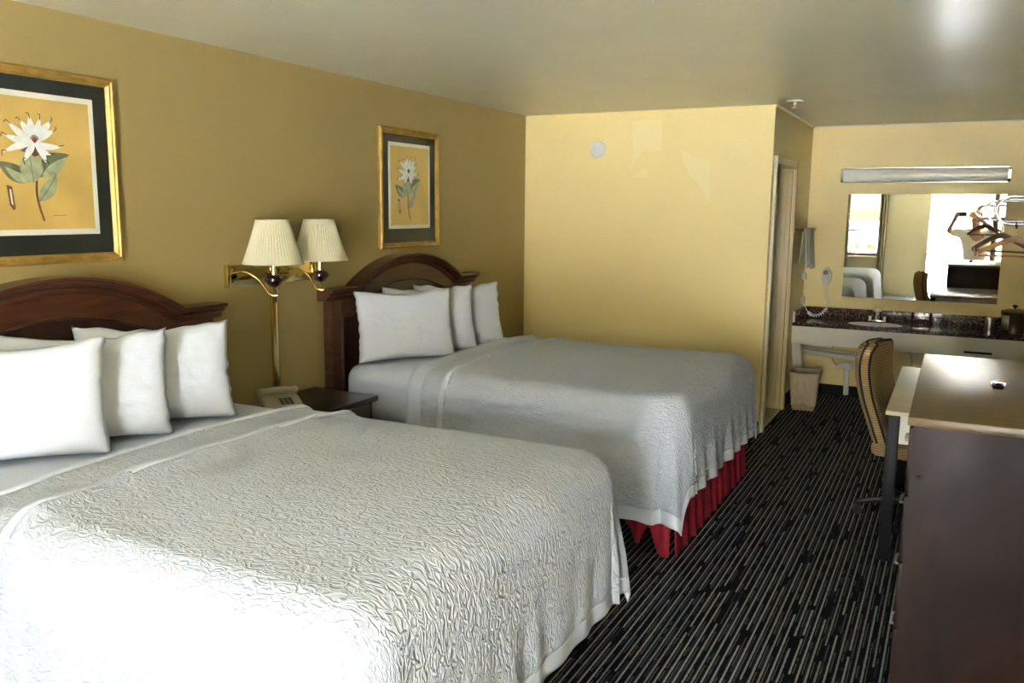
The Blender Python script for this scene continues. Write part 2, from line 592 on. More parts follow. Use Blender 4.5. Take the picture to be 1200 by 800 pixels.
struct(MB().box(XR, XR + T, YF - T, YV + T, 0, H).build('wall_right', 'wall_paint', smooth=0))
wf = MB()
wf.box(0, WIN[0], YF - T, YF, 0, H).box(WIN[0], WIN[1], YF - T, YF, 0, WIN[2]).box(WIN[0], WIN[1], YF - T, YF, WIN[3], H)
wf.box(WIN[1], DOOR[0], YF - T, YF, 0, H).box(DOOR[0], DOOR[1], YF - T, YF, DOOR[3], H).box(DOOR[1], XR, YF - T, YF, 0, H)
struct(wf.build('wall_front', 'pier_paint', smooth=0))
struct(MB().box(0, W1, YB + T, YV, 0.0, 0.004).build('floor_bathroom', 'bath_tile', smooth=0))
struct(MB().box(W1 - T, W1, DY0 + 0.03, DY1, 0.004, 0.014).build('trim_4', 'threshold', smooth=0))
# reflected light on the end wall, painted as lighter patches
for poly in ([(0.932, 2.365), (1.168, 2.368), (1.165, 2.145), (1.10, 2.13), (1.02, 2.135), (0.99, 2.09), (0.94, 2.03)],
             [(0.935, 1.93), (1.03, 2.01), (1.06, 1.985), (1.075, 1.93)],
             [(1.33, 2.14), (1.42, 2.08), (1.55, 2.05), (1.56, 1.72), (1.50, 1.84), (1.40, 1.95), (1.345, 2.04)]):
    MB().prism(poly, lambda a, b_, d: (a, d, b_), YB - 0.0012, YB + 0.001).build('reflection_patch', 'reflection_paint', we, smooth=0)
# baseboards (black cove base)
struct(MB().box(W1, XR, YV - 0.012, YV, 0, 0.10).build('baseboard_vanity', 'black_base', smooth=0))
struct(MB().box(W1, W1 + 0.012, DY1 + 0.075, YV - 0.012, 0, 0.10).build('baseboard_inner', 'black_base', smooth=0))
struct(MB().box(0, W1, YB - 0.012, YB, 0, 0.10).build('baseboard_end', 'black_base', smooth=0))
struct(MB().box(0, 0.012, YF, YB - 0.012, 0, 0.10).build('baseboard_left', 'black_base', smooth=0))
struct(MB().box(XR - 0.012, XR, YF + 0.95, YV - 0.012, 0, 0.10).build('baseboard_right', 'black_base', smooth=0))
# bathroom door casing
cs = MB()
cs.box(W1, W1 + 0.022, DY0 - 0.035, DY0 + 0.03, 0, DZ + 0.055, 0.004)
struct(cs.build('trim_1', 'trim_cream', smooth=30))
cs = MB()
cs.box(W1, W1 + 0.022, DY1, DY1 + 0.07, 0, DZ + 0.055, 0.004)
struct(cs.build('trim_2', 'trim_paint', smooth=30))
cs = MB()
cs.box(W1, W1 + 0.02, DY0 + 0.03, DY1, DZ, DZ + 0.055, 0.004)
struct(cs.build('trim_3', 'trim_paint', smooth=30))
struct(MB().box(W1 + 0.0005, XR, YV - 0.012, YV, H - 0.012, H).build('trim_5', 'trim_cream', smooth=0))
struct(MB().box(W1, W1 + 0.012, YB + 0.004, YV - 0.012, H - 0.012, H).build('trim_6', 'trim_cream', smooth=0))
# open bathroom door, swung into the bathroom about its far jamb
bd = MB().box(W1 - T - 0.76, W1 - 0.004, DY1 - 0.043, DY1 - 0.005, 0.016, DZ - 0.012, 0.003).build('door_1', 'trim_paint', smooth=30)
struct(bd)
for xa in (W1 - 0.040, W1 - 0.075, W1 - 0.118):
    MB().box(xa - 0.006, xa, DY1 - 0.050, DY1 - 0.042, 0.03, DZ - 0.03, 0.0015).build('moulding', 'trim_paint', bd)
MB().lathe([(0, 0), (0.024, 0.002), (0.03, 0.02), (0.022, 0.035), (0.011, 0.04), (0.011, 0.055)], n=16).build('door_knob', 'brass', bd).matrix_local = \
    Matrix.Translation((W1 - T - 0.69, DY1 - 0.098, 0.95)) @ Matrix.Rotation(-PI / 2, 4, 'X')

# window and entrance door (seen in the mirror)
x0, x1, z0, z1 = WIN
fr = MB()
fr.box(x0, x1, YF - 0.09, YF - 0.03, z0, z0 + 0.05).box(x0, x1, YF - 0.09, YF - 0.03, z1 - 0.05, z1)
fr.box(x0, x0 + 0.05, YF - 0.09, YF - 0.03, z0 + 0.05, z1 - 0.05).box(x1 - 0.05, x1, YF - 0.09, YF - 0.03, z0 + 0.05, z1 - 0.05)
wn_ = struct(fr.build('window_1', 'bronze_frame', smooth=0))
xm = x0 + 0.62
MB().box(x0 + 0.05, x1 - 0.05, YF - 0.08, YF - 0.04, 1.30, 1.335).build('meeting_rail', 'bronze_frame', wn_, smooth=0)
MB().box(x0 + 0.05, x1 - 0.05, YF - 0.061, YF - 0.057, z0 + 0.05, 1.30).build('pane', 'window_glass', wn_, smooth=0)
MB().box(x0 + 0.05, x1 - 0.05, YF - 0.065, YF - 0.061, 1.335, z1 - 0.05).build('pane', 'window_glass', wn_, smooth=0)
MB().box(x0 - 0.03, x1 + 0.03, YF - 0.03, YF + 0.05, z0 - 0.03, z0, 0.004).build('window_sill', 'trim_cream', wn_)
dp = MB()
def drapef(a, b_):
    xx = 1.79 + 0.15 * a
    return (xx, YF + 0.07 + 0.03 * sin(a * 6 * PI), 0.10 + 2.18 * b_)
dp.grid(48, 10, drapef)
dro = dp.build('drape', 'drape', smooth=60)
md = dro.modifiers.new('thickness', 'SOLIDIFY')
md.thickness = 0.006
tag(dro, 'narrow bunched olive drape at the edge of the window, seen in the mirror', 'curtain')
dp = MB()  # wide drape added to cut the window light on the near bed
dp.grid(120, 10, lambda a, b_: (0.24 + 0.98 * a, YF + 0.07 + 0.028 * sin(a * 34 * PI / 2), 0.10 + 2.18 * b_))
dro = dp.build('drape', 'drape', smooth=60)
md = dro.modifiers.new('thickness', 'SOLIDIFY')
md.thickness = 0.006
tag(dro, 'wide olive drape added over half of the window to cut its light', 'curtain')
rodo = MB().tube([(0.1, YF + 0.07, 2.30), (2.1, YF + 0.07, 2.30)], 0.012).tube([(0.12, YF + 0.07, 2.30), (0.12, YF, 2.30)], 0.008).tube([(2.08, YF + 0.07, 2.30), (2.08, YF, 2.30)], 0.008).build('curtain_rod', 'bronze_frame')
tag(rodo, 'dark curtain rod above the window, seen in the mirror', 'curtain rod')
fr = MB()
fr.box(DOOR[0], DOOR[0] + 0.03, YF - T, YF + 0.01, 0, DOOR[3]).box(DOOR[1] - 0.03, DOOR[1], YF - T, YF + 0.01, 0, DOOR[3]).box(DOOR[0] + 0.03, DOOR[1] - 0.03, YF - T, YF + 0.01, DOOR[3] - 0.03, DOOR[3])
struct(fr.build('trim_7', 'pier_paint', smooth=0))
dl = struct(MB().box(XR - 0.085, XR - 0.042, YF + 0.02, YF + 0.96, 0.012, DOOR[3] - 0.04, 0.003).build('door_2', 'door_paint'))
for (za, zb) in ((0.2, 0.95), (1.1, 1.95)):
    MB().box(XR - 0.093, XR - 0.084, YF + 0.16, YF + 0.82, za, zb, 0.006).build('door_panel', 'door_paint', dl)
MB().lathe([(0, 0), (0.026, 0.002), (0.03, 0.02), (0.022, 0.035), (0.011, 0.04), (0.011, 0.06)], n=16).build('door_knob', 'brass', dl).matrix_local = \
    Matrix.Translation((XR - 0.145, YF + 0.89, 0.98)) @ Matrix.Rotation(PI / 2, 4, 'Y')

# ------------------------------------------------------------------ outside: walkway, railing, lot, trees
struct(MB().box(-1.0, 6.0, YF - 1.7, YF - T, -0.2, -0.03).build('balcony_floor', 'concrete', smooth=0))
struct(MB().box(-3.0, 8.0, YF - 1.8, YF - T, 2.50, 2.62).build('ceiling_sun_block', 'railing_white', smooth=0))  # unseen roof, added to block high sun and make the daylight flatter
struct(MB().box(-300, 300, -600, 12, -3.2, -3.0).build('ground', 'pale_bounce_lot', smooth=0))  # lot stretched far out and paled to bounce sunlight deep into the room
rl = thing('balcony_railing', 'white turned-baluster railing with brown hand rail outside the window', 'railing', (2.5, YF - 1.55, -0.03))
MB().box(-3.4, 3.4, -0.05, 0.05, 0.80, 0.87, 0.01).build('hand_rail', 'rail_brown', rl)
MB().box(-3.4, 3.4, -0.04, 0.04, 0.06, 0.12, 0.01).build('bottom_rail', 'railing_white', rl)
bal = None
prof = [(0.025, 0.12), (0.025, 0.2), (0.016, 0.22), (0.03, 0.26), (0.042, 0.34), (0.034, 0.44), (0.018, 0.56), (0.016, 0.64), (0.028, 0.67), (0.016, 0.69), (0.025, 0.72), (0.025, 0.80)]
for k in range(31):
    xx = -3.3 + 0.22 * k
    if bal is None:
        bal = MB().lathe(prof, n=10).build('baluster', 'railing_white', rl)
        bo = bal
    else:
        bo = bal.copy()
        C.objects.link(bo)
        bo.parent = rl
    bo.location = (xx, 0, 0)
for xx in (-3.4, 0.0, 3.4):
    MB().box(xx - 0.05, xx + 0.05, -0.05, 0.05, 0.0, 0.95, 0.008).build('post', 'railing_white', rl)
def tree(x, y, h, rad, label, seed):
    rnd = random.Random(seed)
    tr_ = thing('tree', label, 'tree', (x, y, -3.0))
    tk = MB().tube([(0, 0, 0), (0.05, 0, h * 0.3), (-0.05, 0.08, h * 0.55), (0.02, 0, h * 0.75)], [0.2, 0.15, 0.11, 0.05], 8)
    for k in range(5):
        a = rnd.random() * 6.28
        tk.tube([(0, 0, h * 0.42), (cos(a) * rad * 0.4, sin(a) * rad * 0.4, h * 0.62), (cos(a) * rad * 0.7, sin(a) * rad * 0.7, h * 0.74)], [0.08, 0.05, 0.02], 6)
    tk.build('trunk', 'bark', tr_)
    lf = MB()
    for k in range(1500):
        d = Vector((rnd.gauss(0, 1), rnd.gauss(0, 1), rnd.gauss(0, 0.9)))
        d.normalize()
        p = Vector((0, 0, h * 0.72)) + d * rad * (rnd.random() ** 0.4) * (1 + 0.25 * nz(d.x * 2 + seed, d.y * 2, d.z * 2))
        a = Vector((rnd.gauss(0, 1), rnd.gauss(0, 1), rnd.gauss(0, 1))).normalized()
        b_ = d.cross(a).normalized()
        s_ = rnd.uniform(0.09, 0.18)
        lf.add([p - a * s_, p + b_ * s_ * 0.6, p + a * s_, p - b_ * s_ * 0.6 + d * 0.03], [(0, 1, 2, 3)])
    fo = lf.build('foliage', 'foliage', tr_, smooth=0)
    fo['kind'] = 'stuff'
tree(-0.2, -17.0, 3.6, 1.5, 'green tree across the lot, seen in the mirror beyond the window', 3)

# ------------------------------------------------------------------ beds
BEDS = []
def headboard(yc, label):
    hb = thing('headboard', label, 'headboard', (0.004, yc, 0))
    hwid, sh, zs, zp = 0.845, 0.255, 1.215, 1.392
    aw = hwid - sh                      # half width of the arch
    def toppath(off, wd=hwid, n=28):
        """top outline lowered by off"""
        aw_ = aw
        R = (aw_**2 + (zp - zs)**2) / (2 * (zp - zs))
        zc = zp - R
        pts = [(-wd, zs - off)]
        a0 = math.asin(aw_ / R)
        for i in range(n + 1):
            a = -a0 + 2 * a0 * i / n
            pts.append((R * sin(a), zc + R * cos(a) - off))
        pts.append((wd, zs - off))
        return pts
    f = lambda a, b_, d: (d, a, b_)
    # board behind everything
    top = toppath(0.02, 0.795)
    poly = [(-0.795, 0.30)] + top + [(0.795, 0.30)]
    MB().prism(poly, f, 0.012, 0.05).build('panel', 'cherry_panel', hb)
    # raised arched frame band below the cornice
    band = MB()
    tp, bt = toppath(0.06, 0.79), toppath(0.165, 0.715)
    n = len(tp)
    vs = [f(a, b_, 0.066) for a, b_ in tp] + [f(a, b_, 0.066) for a, b_ in bt] + [f(a, b_, 0.04) for a, b_ in tp] + [f(a, b_, 0.04) for a, b_ in bt]
    fs = []
    for i in range(n - 1):
        fs += [(i, i + 1, n + i + 1, n + i), (2 * n + i, 3 * n + i, 3 * n + i + 1, 2 * n + i + 1), (n + i, n + i + 1, 3 * n + i + 1, 3 * n + i), (i, 2 * n + i, 2 * n + i + 1, i + 1)]
    fs += [(0, n, 3 * n, 2 * n), (n - 1, 3 * n - 1, 4 * n - 1, 2 * n - 1)]
    band.add(vs, fs)
    band.build('frame_rail', 'cherry', hb)
    # inner bead that follows the frame
    MB().sweep(toppath(0.168, 0.71), [(-0.008, 0.045), (0.006, 0.045), (0.006, 0.07), (-0.002, 0.074), (-0.008, 0.066)], f).build('bead', 'cherry', hb)
    for s_ in (-1, 1):
        MB().box(0.008, 0.07, min(s_ * 0.71, s_ * 0.80), max(s_ * 0.71, s_ * 0.80), 0.0, 1.16, 0.006).build('post', 'cherry', hb)
        MB().box(0.04, 0.082, min(s_ * 0.695, s_ * 0.712), max(s_ * 0.695, s_ * 0.712), 0.30, 1.06, 0.005).build('bead', 'cherry', hb)
    # cornice: stepped moulding swept along the top, with a flat cap
    prof = [(0.0, 0.004), (0.0, 0.118), (-0.010, 0.122), (-0.018, 0.116), (-0.022, 0.104), (-0.034, 0.098), (-0.042, 0.088), (-0.046, 0.080), (-0.060, 0.076), (-0.070, 0.070), (-0.070, 0.004)]
    MB().sweep(toppath(0.0, 0.845), prof, f).build('cornice', 'cherry', hb, smooth=25)
    return hb
MZ = 0.775                               # top of the mattress
def make_bed(yc, label, skirt):
    bd_ = thing('bed', label, 'bed', (0.0, yc, 0))
    # mattress (in its fitted sheet) with soft edges
    def rr(x0, x1, hw, z0, z1, R, name, m_):
        mb = MB()
        bm = bmesh.new()
        bmesh.ops.create_cube(bm, size=1)
        for v in bm.verts:
            v.co = ((x0 + x1) / 2 + v.co.x * (x1 - x0), v.co.y * 2 * hw, (z0 + z1) / 2 + v.co.z * (z1 - z0))
        bmesh.ops.bevel(bm, geom=list(bm.edges), offset=R, segments=5, affect='EDGES', profile=0.5)
        bm.verts.index_update()
        mb.add([v.co[:] for v in bm.verts], [[v.index for v in q.verts] for q in bm.faces])
        bm.free()
        return mb.build(name, m_, bd_, smooth=60)
    rr(0.10, 2.11, 0.755, 0.44, MZ, 0.098, 'mattress', 'sheet')
    rr(0.10, 2.10, 0.745, 0.20, 0.44, 0.02, 'box_spring', 'base_black_cloth')
    for xx in (0.25, 1.1, 1.9):
        for s_ in (-1, 1):
            MB().lathe([(0.022, 0), (0.022, 0.2)], (xx, s_ * 0.6, 0), n=10).build('leg', 'black_metal', bd_)
    if skirt:
        # pleated red dust ruffle round the sides and foot
        path = []
        def add(p, q, n):
            for i in range(n):
                path.append((p[0] + (q[0] - p[0]) * i / n, p[1] + (q[1] - p[1]) * i / n))
        hw, xe = 0.772, 2.118
        segs = []
        for (p, q, nm, k) in (((0.62, -hw), (xe, -hw), (0, -1), 90), ((xe, -hw), (xe, hw), (1, 0), 130), ((xe, hw), (0.5, hw), (0, 1), 90)):
            mb = MB()
            ln = math.hypot(q[0] - p[0], q[1] - p[1])
            side = nm[1] == -1
            def fn(a, b_, p=p, q=q, nm=nm, ln=ln, side=side):
                s_ = a * ln
                ph = 2 * PI * s_ / 0.145 + 1.5 * nz(s_ * 3, yc)
                fold = 0.013 * (0.6 * sin(ph) + 0.4 * sin(2.3 * ph + 1.0))
                zt, zb_ = 0.44, 0.008
                if side:
                    # ruffle is hitched up along this side, with a ragged point near the corner
                    u_ = p[0] + (q[0] - p[0]) * a
                    zb_ = 0.19 if u_ < 1.86 else (0.19 - 0.15 * (u_ - 1.86) / 0.10 if u_ < 1.96 else (0.04 + 0.13 * (u_ - 1.96) / 0.05 if u_ < 2.01 else max(0.008, 0.17 - 4 * (u_ - 2.01))))
                z_ = zt + (zb_ - zt) * b_
                o_ = fold * (0.35 + b_ * 1.2) + 0.022 * b_
                return (p[0] + (q[0] - p[0]) * a + nm[0] * o_, p[1] + (q[1] - p[1]) * a + nm[1] * o_, z_)
            mb.grid(k, 6, fn)
            o_ = mb.build('bed_skirt', 'red_skirt', bd_, smooth=70)
            md = o_.modifiers.new('thickness', 'SOLIDIFY')
            md.thickness = 0.003
            o_['label'] = 'pleated crimson bed skirt'
    return bd_
def bedspread(yc, xs, dropN, dropF, dropFoot, label, seed, headband=0.045, ruffle=1.0):
    """cloth laid over the mattress: grid in cloth space mapped over rounded edges"""
    R = 0.135
    xf, hw = 2.185 - R, 0.81 - R            # where the flat top ends
    L1 = xf - xs
    Z = MZ + 0.016
    U = L1 + dropFoot
    V0, V1 = -(hw + dropN), hw + dropF
    nu, nv = 190, 210
    def pos(u, v):
        a = max(0.0, u - L1)
        b_ = max(0.0, abs(v) - hw)
        s_ = 1 if v > 0 else -1
        bx, by = xs + min(u, L1), s_ * min(abs(v), hw)
        crown = 0.020 * max(0, 1 - (v / hw) ** 2) if abs(v) < hw else 0.0
        if u > L1:
            crown *= max(0, 1 - a / 0.25)
        # soft undulation + fold ridge near the head
        und = 0.007 * nz(u * 2.1 + seed, v * 2.3) + 0.0035 * nz(u * 6 + seed, v * 5)
        rd = u - (0.25 + 0.02 * nz(v * 2.5, seed) + 0.02 * v)
        ridge = 0.032 * math.exp(-(rd / 0.028) ** 2) + 0.006 * math.exp(-((rd - 0.05) / 0.02) ** 2)
        ridge *= 0.75 + 0.5 * nz(v * 5, seed + 4)
        edge = 0.020 * math.exp(-((u - 0.025) / 0.022) ** 2)
        if a == 0 and b_ == 0:
            return (bx, by, Z + crown + und + ridge + edge)
        pw = 4.5
        rr_ = (a**pw + b_**pw) ** (1 / pw)
        th = math.atan2(b_, a) if (a > 0 or b_ > 0) else 0
        dx, dy = cos(th), s_ * sin(th)
        corner = math.sin(2 * th) ** 2 if (a > 0 and b_ > 0) else 0.0
        if rr_ < R * PI / 2:
            out, dn = R * sin(rr_ / R), R * (1 - cos(rr_ / R))
            hang = 0.0
        else:
            hang = rr_ - R * PI / 2
            out, dn = R + 0.05 * hang + 0.10 * hang * corner, R + hang * (1 - 0.05 * corner)
        # hanging folds
        if a > 0 and b_ > 0:
            sp_ = 30 + th * 0.32
        elif a > 0:
            sp_ = 10 + by
        else:
            sp_ = 20 + bx
        g = min(1.0, hang / 0.3)
        fold = g * ruffle * (0.011 * nz(sp_ * 7, seed * 3.1, hang * 1.2) + 0.009 * sin(sp_ * 34 + 3 * nz(sp_ * 3, seed)) * g)
        if b_ > 0 and a == 0 and u < 0.75:
            fold += g * 0.012 * sin(u * 62 + 2 * nz(u * 5, seed)) * (1 - u / 0.75)
        if corner:
            fold += g * 0.016 * sin(th * 9 + seed)
        out += fold + 0.006 * g
        z = Z + crown + und * (1 - min(1, hang / 0.1)) + (ridge + edge) * (1 - g) - dn
        ridge_o = (ridge + edge) * g
        return (bx + dx * (out + ridge_o), by + dy * (out + ridge_o), max(z, 0.03))
    us = [U * i / nu for i in range(nu + 1)]
    vsn = [V0 + (V1 - V0) * j / nv for j in range(nv + 1)]
    P = [[pos(u, v) for v in vsn] for u in us]
    main, hem, welt = MB(), MB(), MB()
    uvm, uvh, uvw = [], [], []
    idm, idh, idw = {}, {}, {}
    def vid(mb, ids, uvs, i, j):
        if (i, j) not in ids:
            ids[(i, j)] = len(mb.v)
            mb.v.append(P[i][j])
            uvs.append((us[i], vsn[j]))
        return ids[(i, j)]
    for i in range(nu):
        for j in range(nv):
            u, v = (us[i] + us[i + 1]) / 2, (vsn[j] + vsn[j + 1]) / 2
            is_hem = u < headband or u > U - 0.06 or v < V0 + 0.075 or v > V1 - 0.06
            rd = u - (0.25 + 0.02 * nz(v * 2.5, seed) + 0.02 * v)
            mb, ids, uvs = (hem, idh, uvh) if is_hem else ((welt, idw, uvw) if -0.022 < rd < 0.018 else (main, idm, uvm))
            mb.f.append(tuple(vid(mb, ids, uvs, a, b_) for a, b_ in ((i, j), (i, j + 1), (i + 1, j + 1), (i + 1, j))))
    t_ = thing('bedspread', label, 'bedspread', (0, yc, 0))
    for mb, uvs, nm, m_ in ((main, uvm, 'quilted_cover', 'matelasse'), (hem, uvh, 'hem_band', 'sheet'), (welt, uvw, 'fold_welt', 'sheet')):
        o_ = mb.build(nm, m_, t_, smooth=180, uv=uvs)
        md = o_.modifiers.new('thickness', 'SOLIDIFY')
        md.thickness = 0.006
        md.offset = -1
    # small loose flaps poking out of the fold
    for (v, a) in ((-0.22, 0.5), (0.05, -0.3), (-0.52, 0.2)):
        p = Vector(pos(0.25 + 0.02 * nz(v * 2.5, seed) + 0.02 * v + 0.035, v))
        e1, e2 = Vector((cos(a), sin(a), 0.05)) * 0.034, Vector((-sin(a), cos(a), 0.0)) * 0.03
        fl = MB().grid(4, 4, lambda s1, s2: tuple(p + e1 * s1 + e2 * (s2 - 0.5) * (1.2 - s1 * 0.7) + Vector((0, 0, 0.004 + 0.012 * s1 * (1 - 0.4 * s1)))))
        fo_ = fl.build('loose_flap', 'sheet', t_, smooth=80)
        md = fo_.modifiers.new('thickness', 'SOLIDIFY')
        md.thickness = 0.002
    return t_
def pillow(p_right, dirn, label, seed, wid=0.61, hgt=0.43, th=0.066, lean=0.30, group=None, zb=MZ + 0.02):
    """p_right: floor-plan position of the right end of the bottom edge; dirn: angle of the width axis"""
    wx = Vector((cos(dirn), sin(dirn), 0))
    nrm = Vector((sin(dirn), -cos(dirn), 0))         # towards the room
    up_ = (Vector((0, 0, 1)) * cos(lean) - nrm * sin(lean)).normalized()
    nn = (nrm * cos(lean) + Vector((0, 0, 1)) * sin(lean)).normalized()
    base = Vector((p_right[0], p_right[1], zb)) - wx * wid / 2
    mb = MB()
    n = 36
    idx = {}
    def pt(i, j, s_):
        u, v = 2 * i / n - 1, 2 * j / n - 1
        pu = u * (1 - 0.055 * (1 - v * v))
        pv = v * (1 - 0.075 * (1 - u * u)) 
        t_ = ((1 - u**4) * (1 - v**4))
        t_ = max(t_, 0) ** 0.5
        slump = 1 + 0.22 * (-v)                      # fuller at the bottom
        wr = 0.006 * nz(u * 3 + seed, v * 2, s_) + 0.004 * nz(u * 9 + seed, v * 7, s_ * 3)
        edgew = 0.010 * nz(v * 6, seed + 3) * (abs(u) ** 6)
        crease = 0.006 * sin(10 * (u + v * 0.7) + seed) * max(0, abs(u * v) - 0.25)
        d = s_ * (th * t_ * slump + (wr + crease) * t_)
        q = base + wx * (pu * wid / 2 + edgew) + up_ * ((pv + 1) * hgt / 2 - 0.018 * (1 - u * u)**2 * (v > 0) * v + 0.012 * nz(u * 4 + seed, 7) * (v > 0.5)) + nn * d
        return q
    for s_ in (1, -1):
        for i in range(n + 1):
            for j in range(n + 1):
                bnd = i in (0, n) or j in (0, n)
                if bnd and s_ == -1:
                    idx[(i, j, -1)] = idx[(i, j, 1)]
                else:
                    idx[(i, j, s_)] = len(mb.v)
                    mb.v.append(tuple(pt(i, j, s_)))
        for i in range(n):
            for j in range(n):
                mb.f.append(tuple(idx[(a, b_, s_)] for a, b_ in ((i, j), (i + 1, j), (i + 1, j + 1), (i, j + 1))))
    zmin = min(q[2] for q in mb.v)
    mb.v = [(q[0], q[1], q[2] + zb - 0.012 - zmin) for q in mb.v]
    o_ = mb.build('pillow', 'white_cotton', smooth=180)
    return tag(o_, label, 'pillow', group)

YN, YFAR = -1.575, 0.905
headboard(YN, 'arched dark cherry headboard on the wall nearer the window')
headboard(YFAR, 'arched dark cherry headboard on the wall nearer the cream end wall')
make_bed(YN, 'queen bed nearer the window, made up in white', False)
make_bed(YFAR, 'queen bed nearer the cream end wall, with a crimson pleated skirt', True)
bedspread(YN, 0.67, 0.66, 0.60, 0.645, 'white quilted bedspread on the bed nearer the window', 2, ruffle=0.55)
bedspread(YFAR, 0.60, 0.69, 0.57, 0.56, 'white quilted bedspread on the bed with the crimson skirt', 5, headband=0.10, ruffle=1.25)
PD = math.radians(54)
for k, (p, s_) in enumerate((((0.565, -1.745), 1), ((0.545, -1.445), 4), ((0.545, -1.115), 9))):
    pillow(p, PD, ('white pillow at the front of the fanned trio on the bed nearer the window',
                   'middle white pillow of the fanned trio on the bed nearer the window',
                   'rearmost white pillow of the fanned trio on the bed nearer the window')[k], s_, lean=0.22 + 0.05 * k, group='pillows on the beds')
for k, (p, s_) in enumerate((((0.575, 0.66), 2), ((0.565, 0.955), 6), ((0.595, 1.27), 11))):
    pillow(p, PD, ('white pillow at the front of the fanned trio on the bed with the crimson skirt',
                   'middle white pillow of the fanned trio on the bed with the crimson skirt',
                   'rearmost white pillow of the fanned trio on the bed with the crimson skirt')[k], s_, lean=0.22 + 0.05 * k, group='pillows on the beds')

# ------------------------------------------------------------------ nightstand and telephone
ns = thing('nightstand', 'low black nightstand between the two beds', 'nightstand', (0.0, -0.33, 0))
MB().box(0.02, 0.47, -0.33, 0.335, 0.625, 0.655, 0.004).build('top', 'dark_laminate', ns)
bod = MB().box(0.03, 0.445, -0.31, -0.29, 0.0, 0.625).box(0.03, 0.445, 0.29, 0.31, 0.0, 0.625).box(0.03, 0.05, -0.29, 0.29, 0.05, 0.625).box(0.05, 0.44, -0.29, 0.29, 0.06, 0.08).box(0.05, 0.43, -0.29, 0.29, 0.44, 0.455)
bod.build('body', 'dark_laminate', ns, smooth=0)
dr = MB().box(0.436, 0.456, -0.286, 0.286, 0.465, 0.615, 0.003).build('drawer', 'dark_laminate', ns)
MB().lathe([(0.006, 0), (0.006, 0.015), (0.015, 0.02), (0.013, 0.03), (0, 0.032)], n=12).build('knob', 'brass', dr).matrix_local = Matrix.Translation((0.456, 0, 0.54)) @ Matrix.Rotation(PI / 2, 4, 'Y')
ph = thing('telephone', 'beige desk telephone on the nightstand', 'telephone', (0.17, -0.44, 0.655), math.radians(-35))
MB().prism([(-0.10, 0.0), (0.10, 0.0), (0.10, 0.012), (-0.03, 0.036), (-0.10, 0.04)], lambda a, b_, d: (a, d, b_), -0.09, 0.10).build('body', 'beige_phone', ph)
hsd = MB()
hpts = smoothpath([(-0.07, -0.10, 0.050), (-0.07, -0.075, 0.062), (-0.065, 0.0, 0.070), (-0.07, 0.075, 0.062), (-0.07, 0.10, 0.050)], 6)
hsd.tube(hpts, [0.024 if (i < 6 or i > 18) else 0.017 for i in range(len(hpts))], 10)
hsd.build('handset', 'beige_phone', ph)
kp = MB()
for i in range(4):
    for j in range(3):
        kx, ky = 0.0 + i * 0.022, 0.0 + j * 0.024
        zz = 0.036 - (kx + 0.03) * 0.185 + 0.001
        kp.box(kx - 0.007, kx + 0.007, ky - 0.008, ky + 0.008, zz - 0.008, zz + 0.004)
kp.build('keypad', 'phone_keys', ph, smooth=0)

# ------------------------------------------------------------------ double wall lamp
lp = thing('double_wall_lamp', 'brass double wall lamp with two pleated cream shades between the beds', 'lamp', (0.0, -0.30, 1.33))
MB().box(0.0, 0.022, -0.325, 0.325, -0.055, 0.055, 0.004).build('backplate', 'brass_mirror', lp)
for ex in (-0.318, 0.318):
    MB().box(0.0, 0.03, ex - 0.012, ex + 0.012, -0.058, 0.058, 0.004).build('plate_end', 'brass', lp)
shp = [(0.149, 0.068), (0.146, 0.072), (0.116, 0.160), (0.090, 0.245), (0.082, 0.280), (0.079, 0.284)]
for (yy, xx) in ((-0.205, 0.215), (0.165, 0.20)):
    arm = smoothpath([(0.02, yy - 0.115 if yy < 0 else yy - 0.12, 0.0), (0.05, yy - 0.10, 0.018), (0.11, yy - 0.075, 0.02), (0.16, yy - 0.045, -0.02), (xx - 0.02, yy - 0.015, -0.085), (xx + 0.012, yy + 0.01, -0.092), (xx + 0.008, yy + 0.006, -0.06), (xx, yy, -0.05)], 6)
    MB().tube(arm, 0.0065, 8).build('arm', 'brass', lp)
    MB().lathe([(0.0, -0.052), (0.012, -0.050), (0.030, -0.040), (0.046, -0.018), (0.045, -0.005), (0.034, 0.006), (0.016, 0.012), (0.0, 0.012)], (xx, yy, 0.0), n=24).build('ball', 'burgundy_ball', lp)
    MB().lathe([(0.012, 0.010), (0.012, 0.09), (0.016, 0.09), (0.016, 0.15), (0, 0.15)], (xx, yy, 0), n=14).build('candle_tube', 'brass', lp)
    MB().lathe([(0.0, 0.15), (0.014, 0.155), (0.03, 0.19), (0.027, 0.215), (0, 0.23)], (xx, yy, 0), n=14).build('bulb', 'diffuser', lp)
    sh_ = MB().lathe(shp, (xx, yy, 0), n=104, ripple=0.02, rn=1).build('shade', 'shade_fabric', lp, smooth=60)
    md = sh_.modifiers.new('thickness', 'SOLIDIFY')
    md.thickness = 0.0015
    for (rr_, zz) in ((0.150, 0.069), (0.0805, 0.283)):
        MB().tube([(xx + rr_ * cos(2 * PI * k / 32), yy + rr_ * sin(2 * PI * k / 32), zz) for k in range(32)], 0.0032, 6, closed=True).build('trim_band', 'shade_fabric', sh_)
    sp_ = MB()
    for k in range(3):
        a = 2 * PI * k / 3
        sp_.tube([(xx, yy, 0.270), (xx + 0.079 * cos(a), yy + 0.079 * sin(a), 0.278)], 0.0018, 6)
    sp_.lathe([(0.008, 0.262), (0.008, 0.282), (0, 0.288)], (xx, yy, 0), n=10)
    sp_.build('spider', 'brass', sh_)
MB().box(0.0, 0.016, -0.012, 0.030, -0.64, -0.055, 0.003).build('cord_cover', 'brass', lp)
MB().box(0.016, 0.020, 0.012, 0.022, -0.16, -0.08, 0.001).build('switch', 'black_plastic', lp)

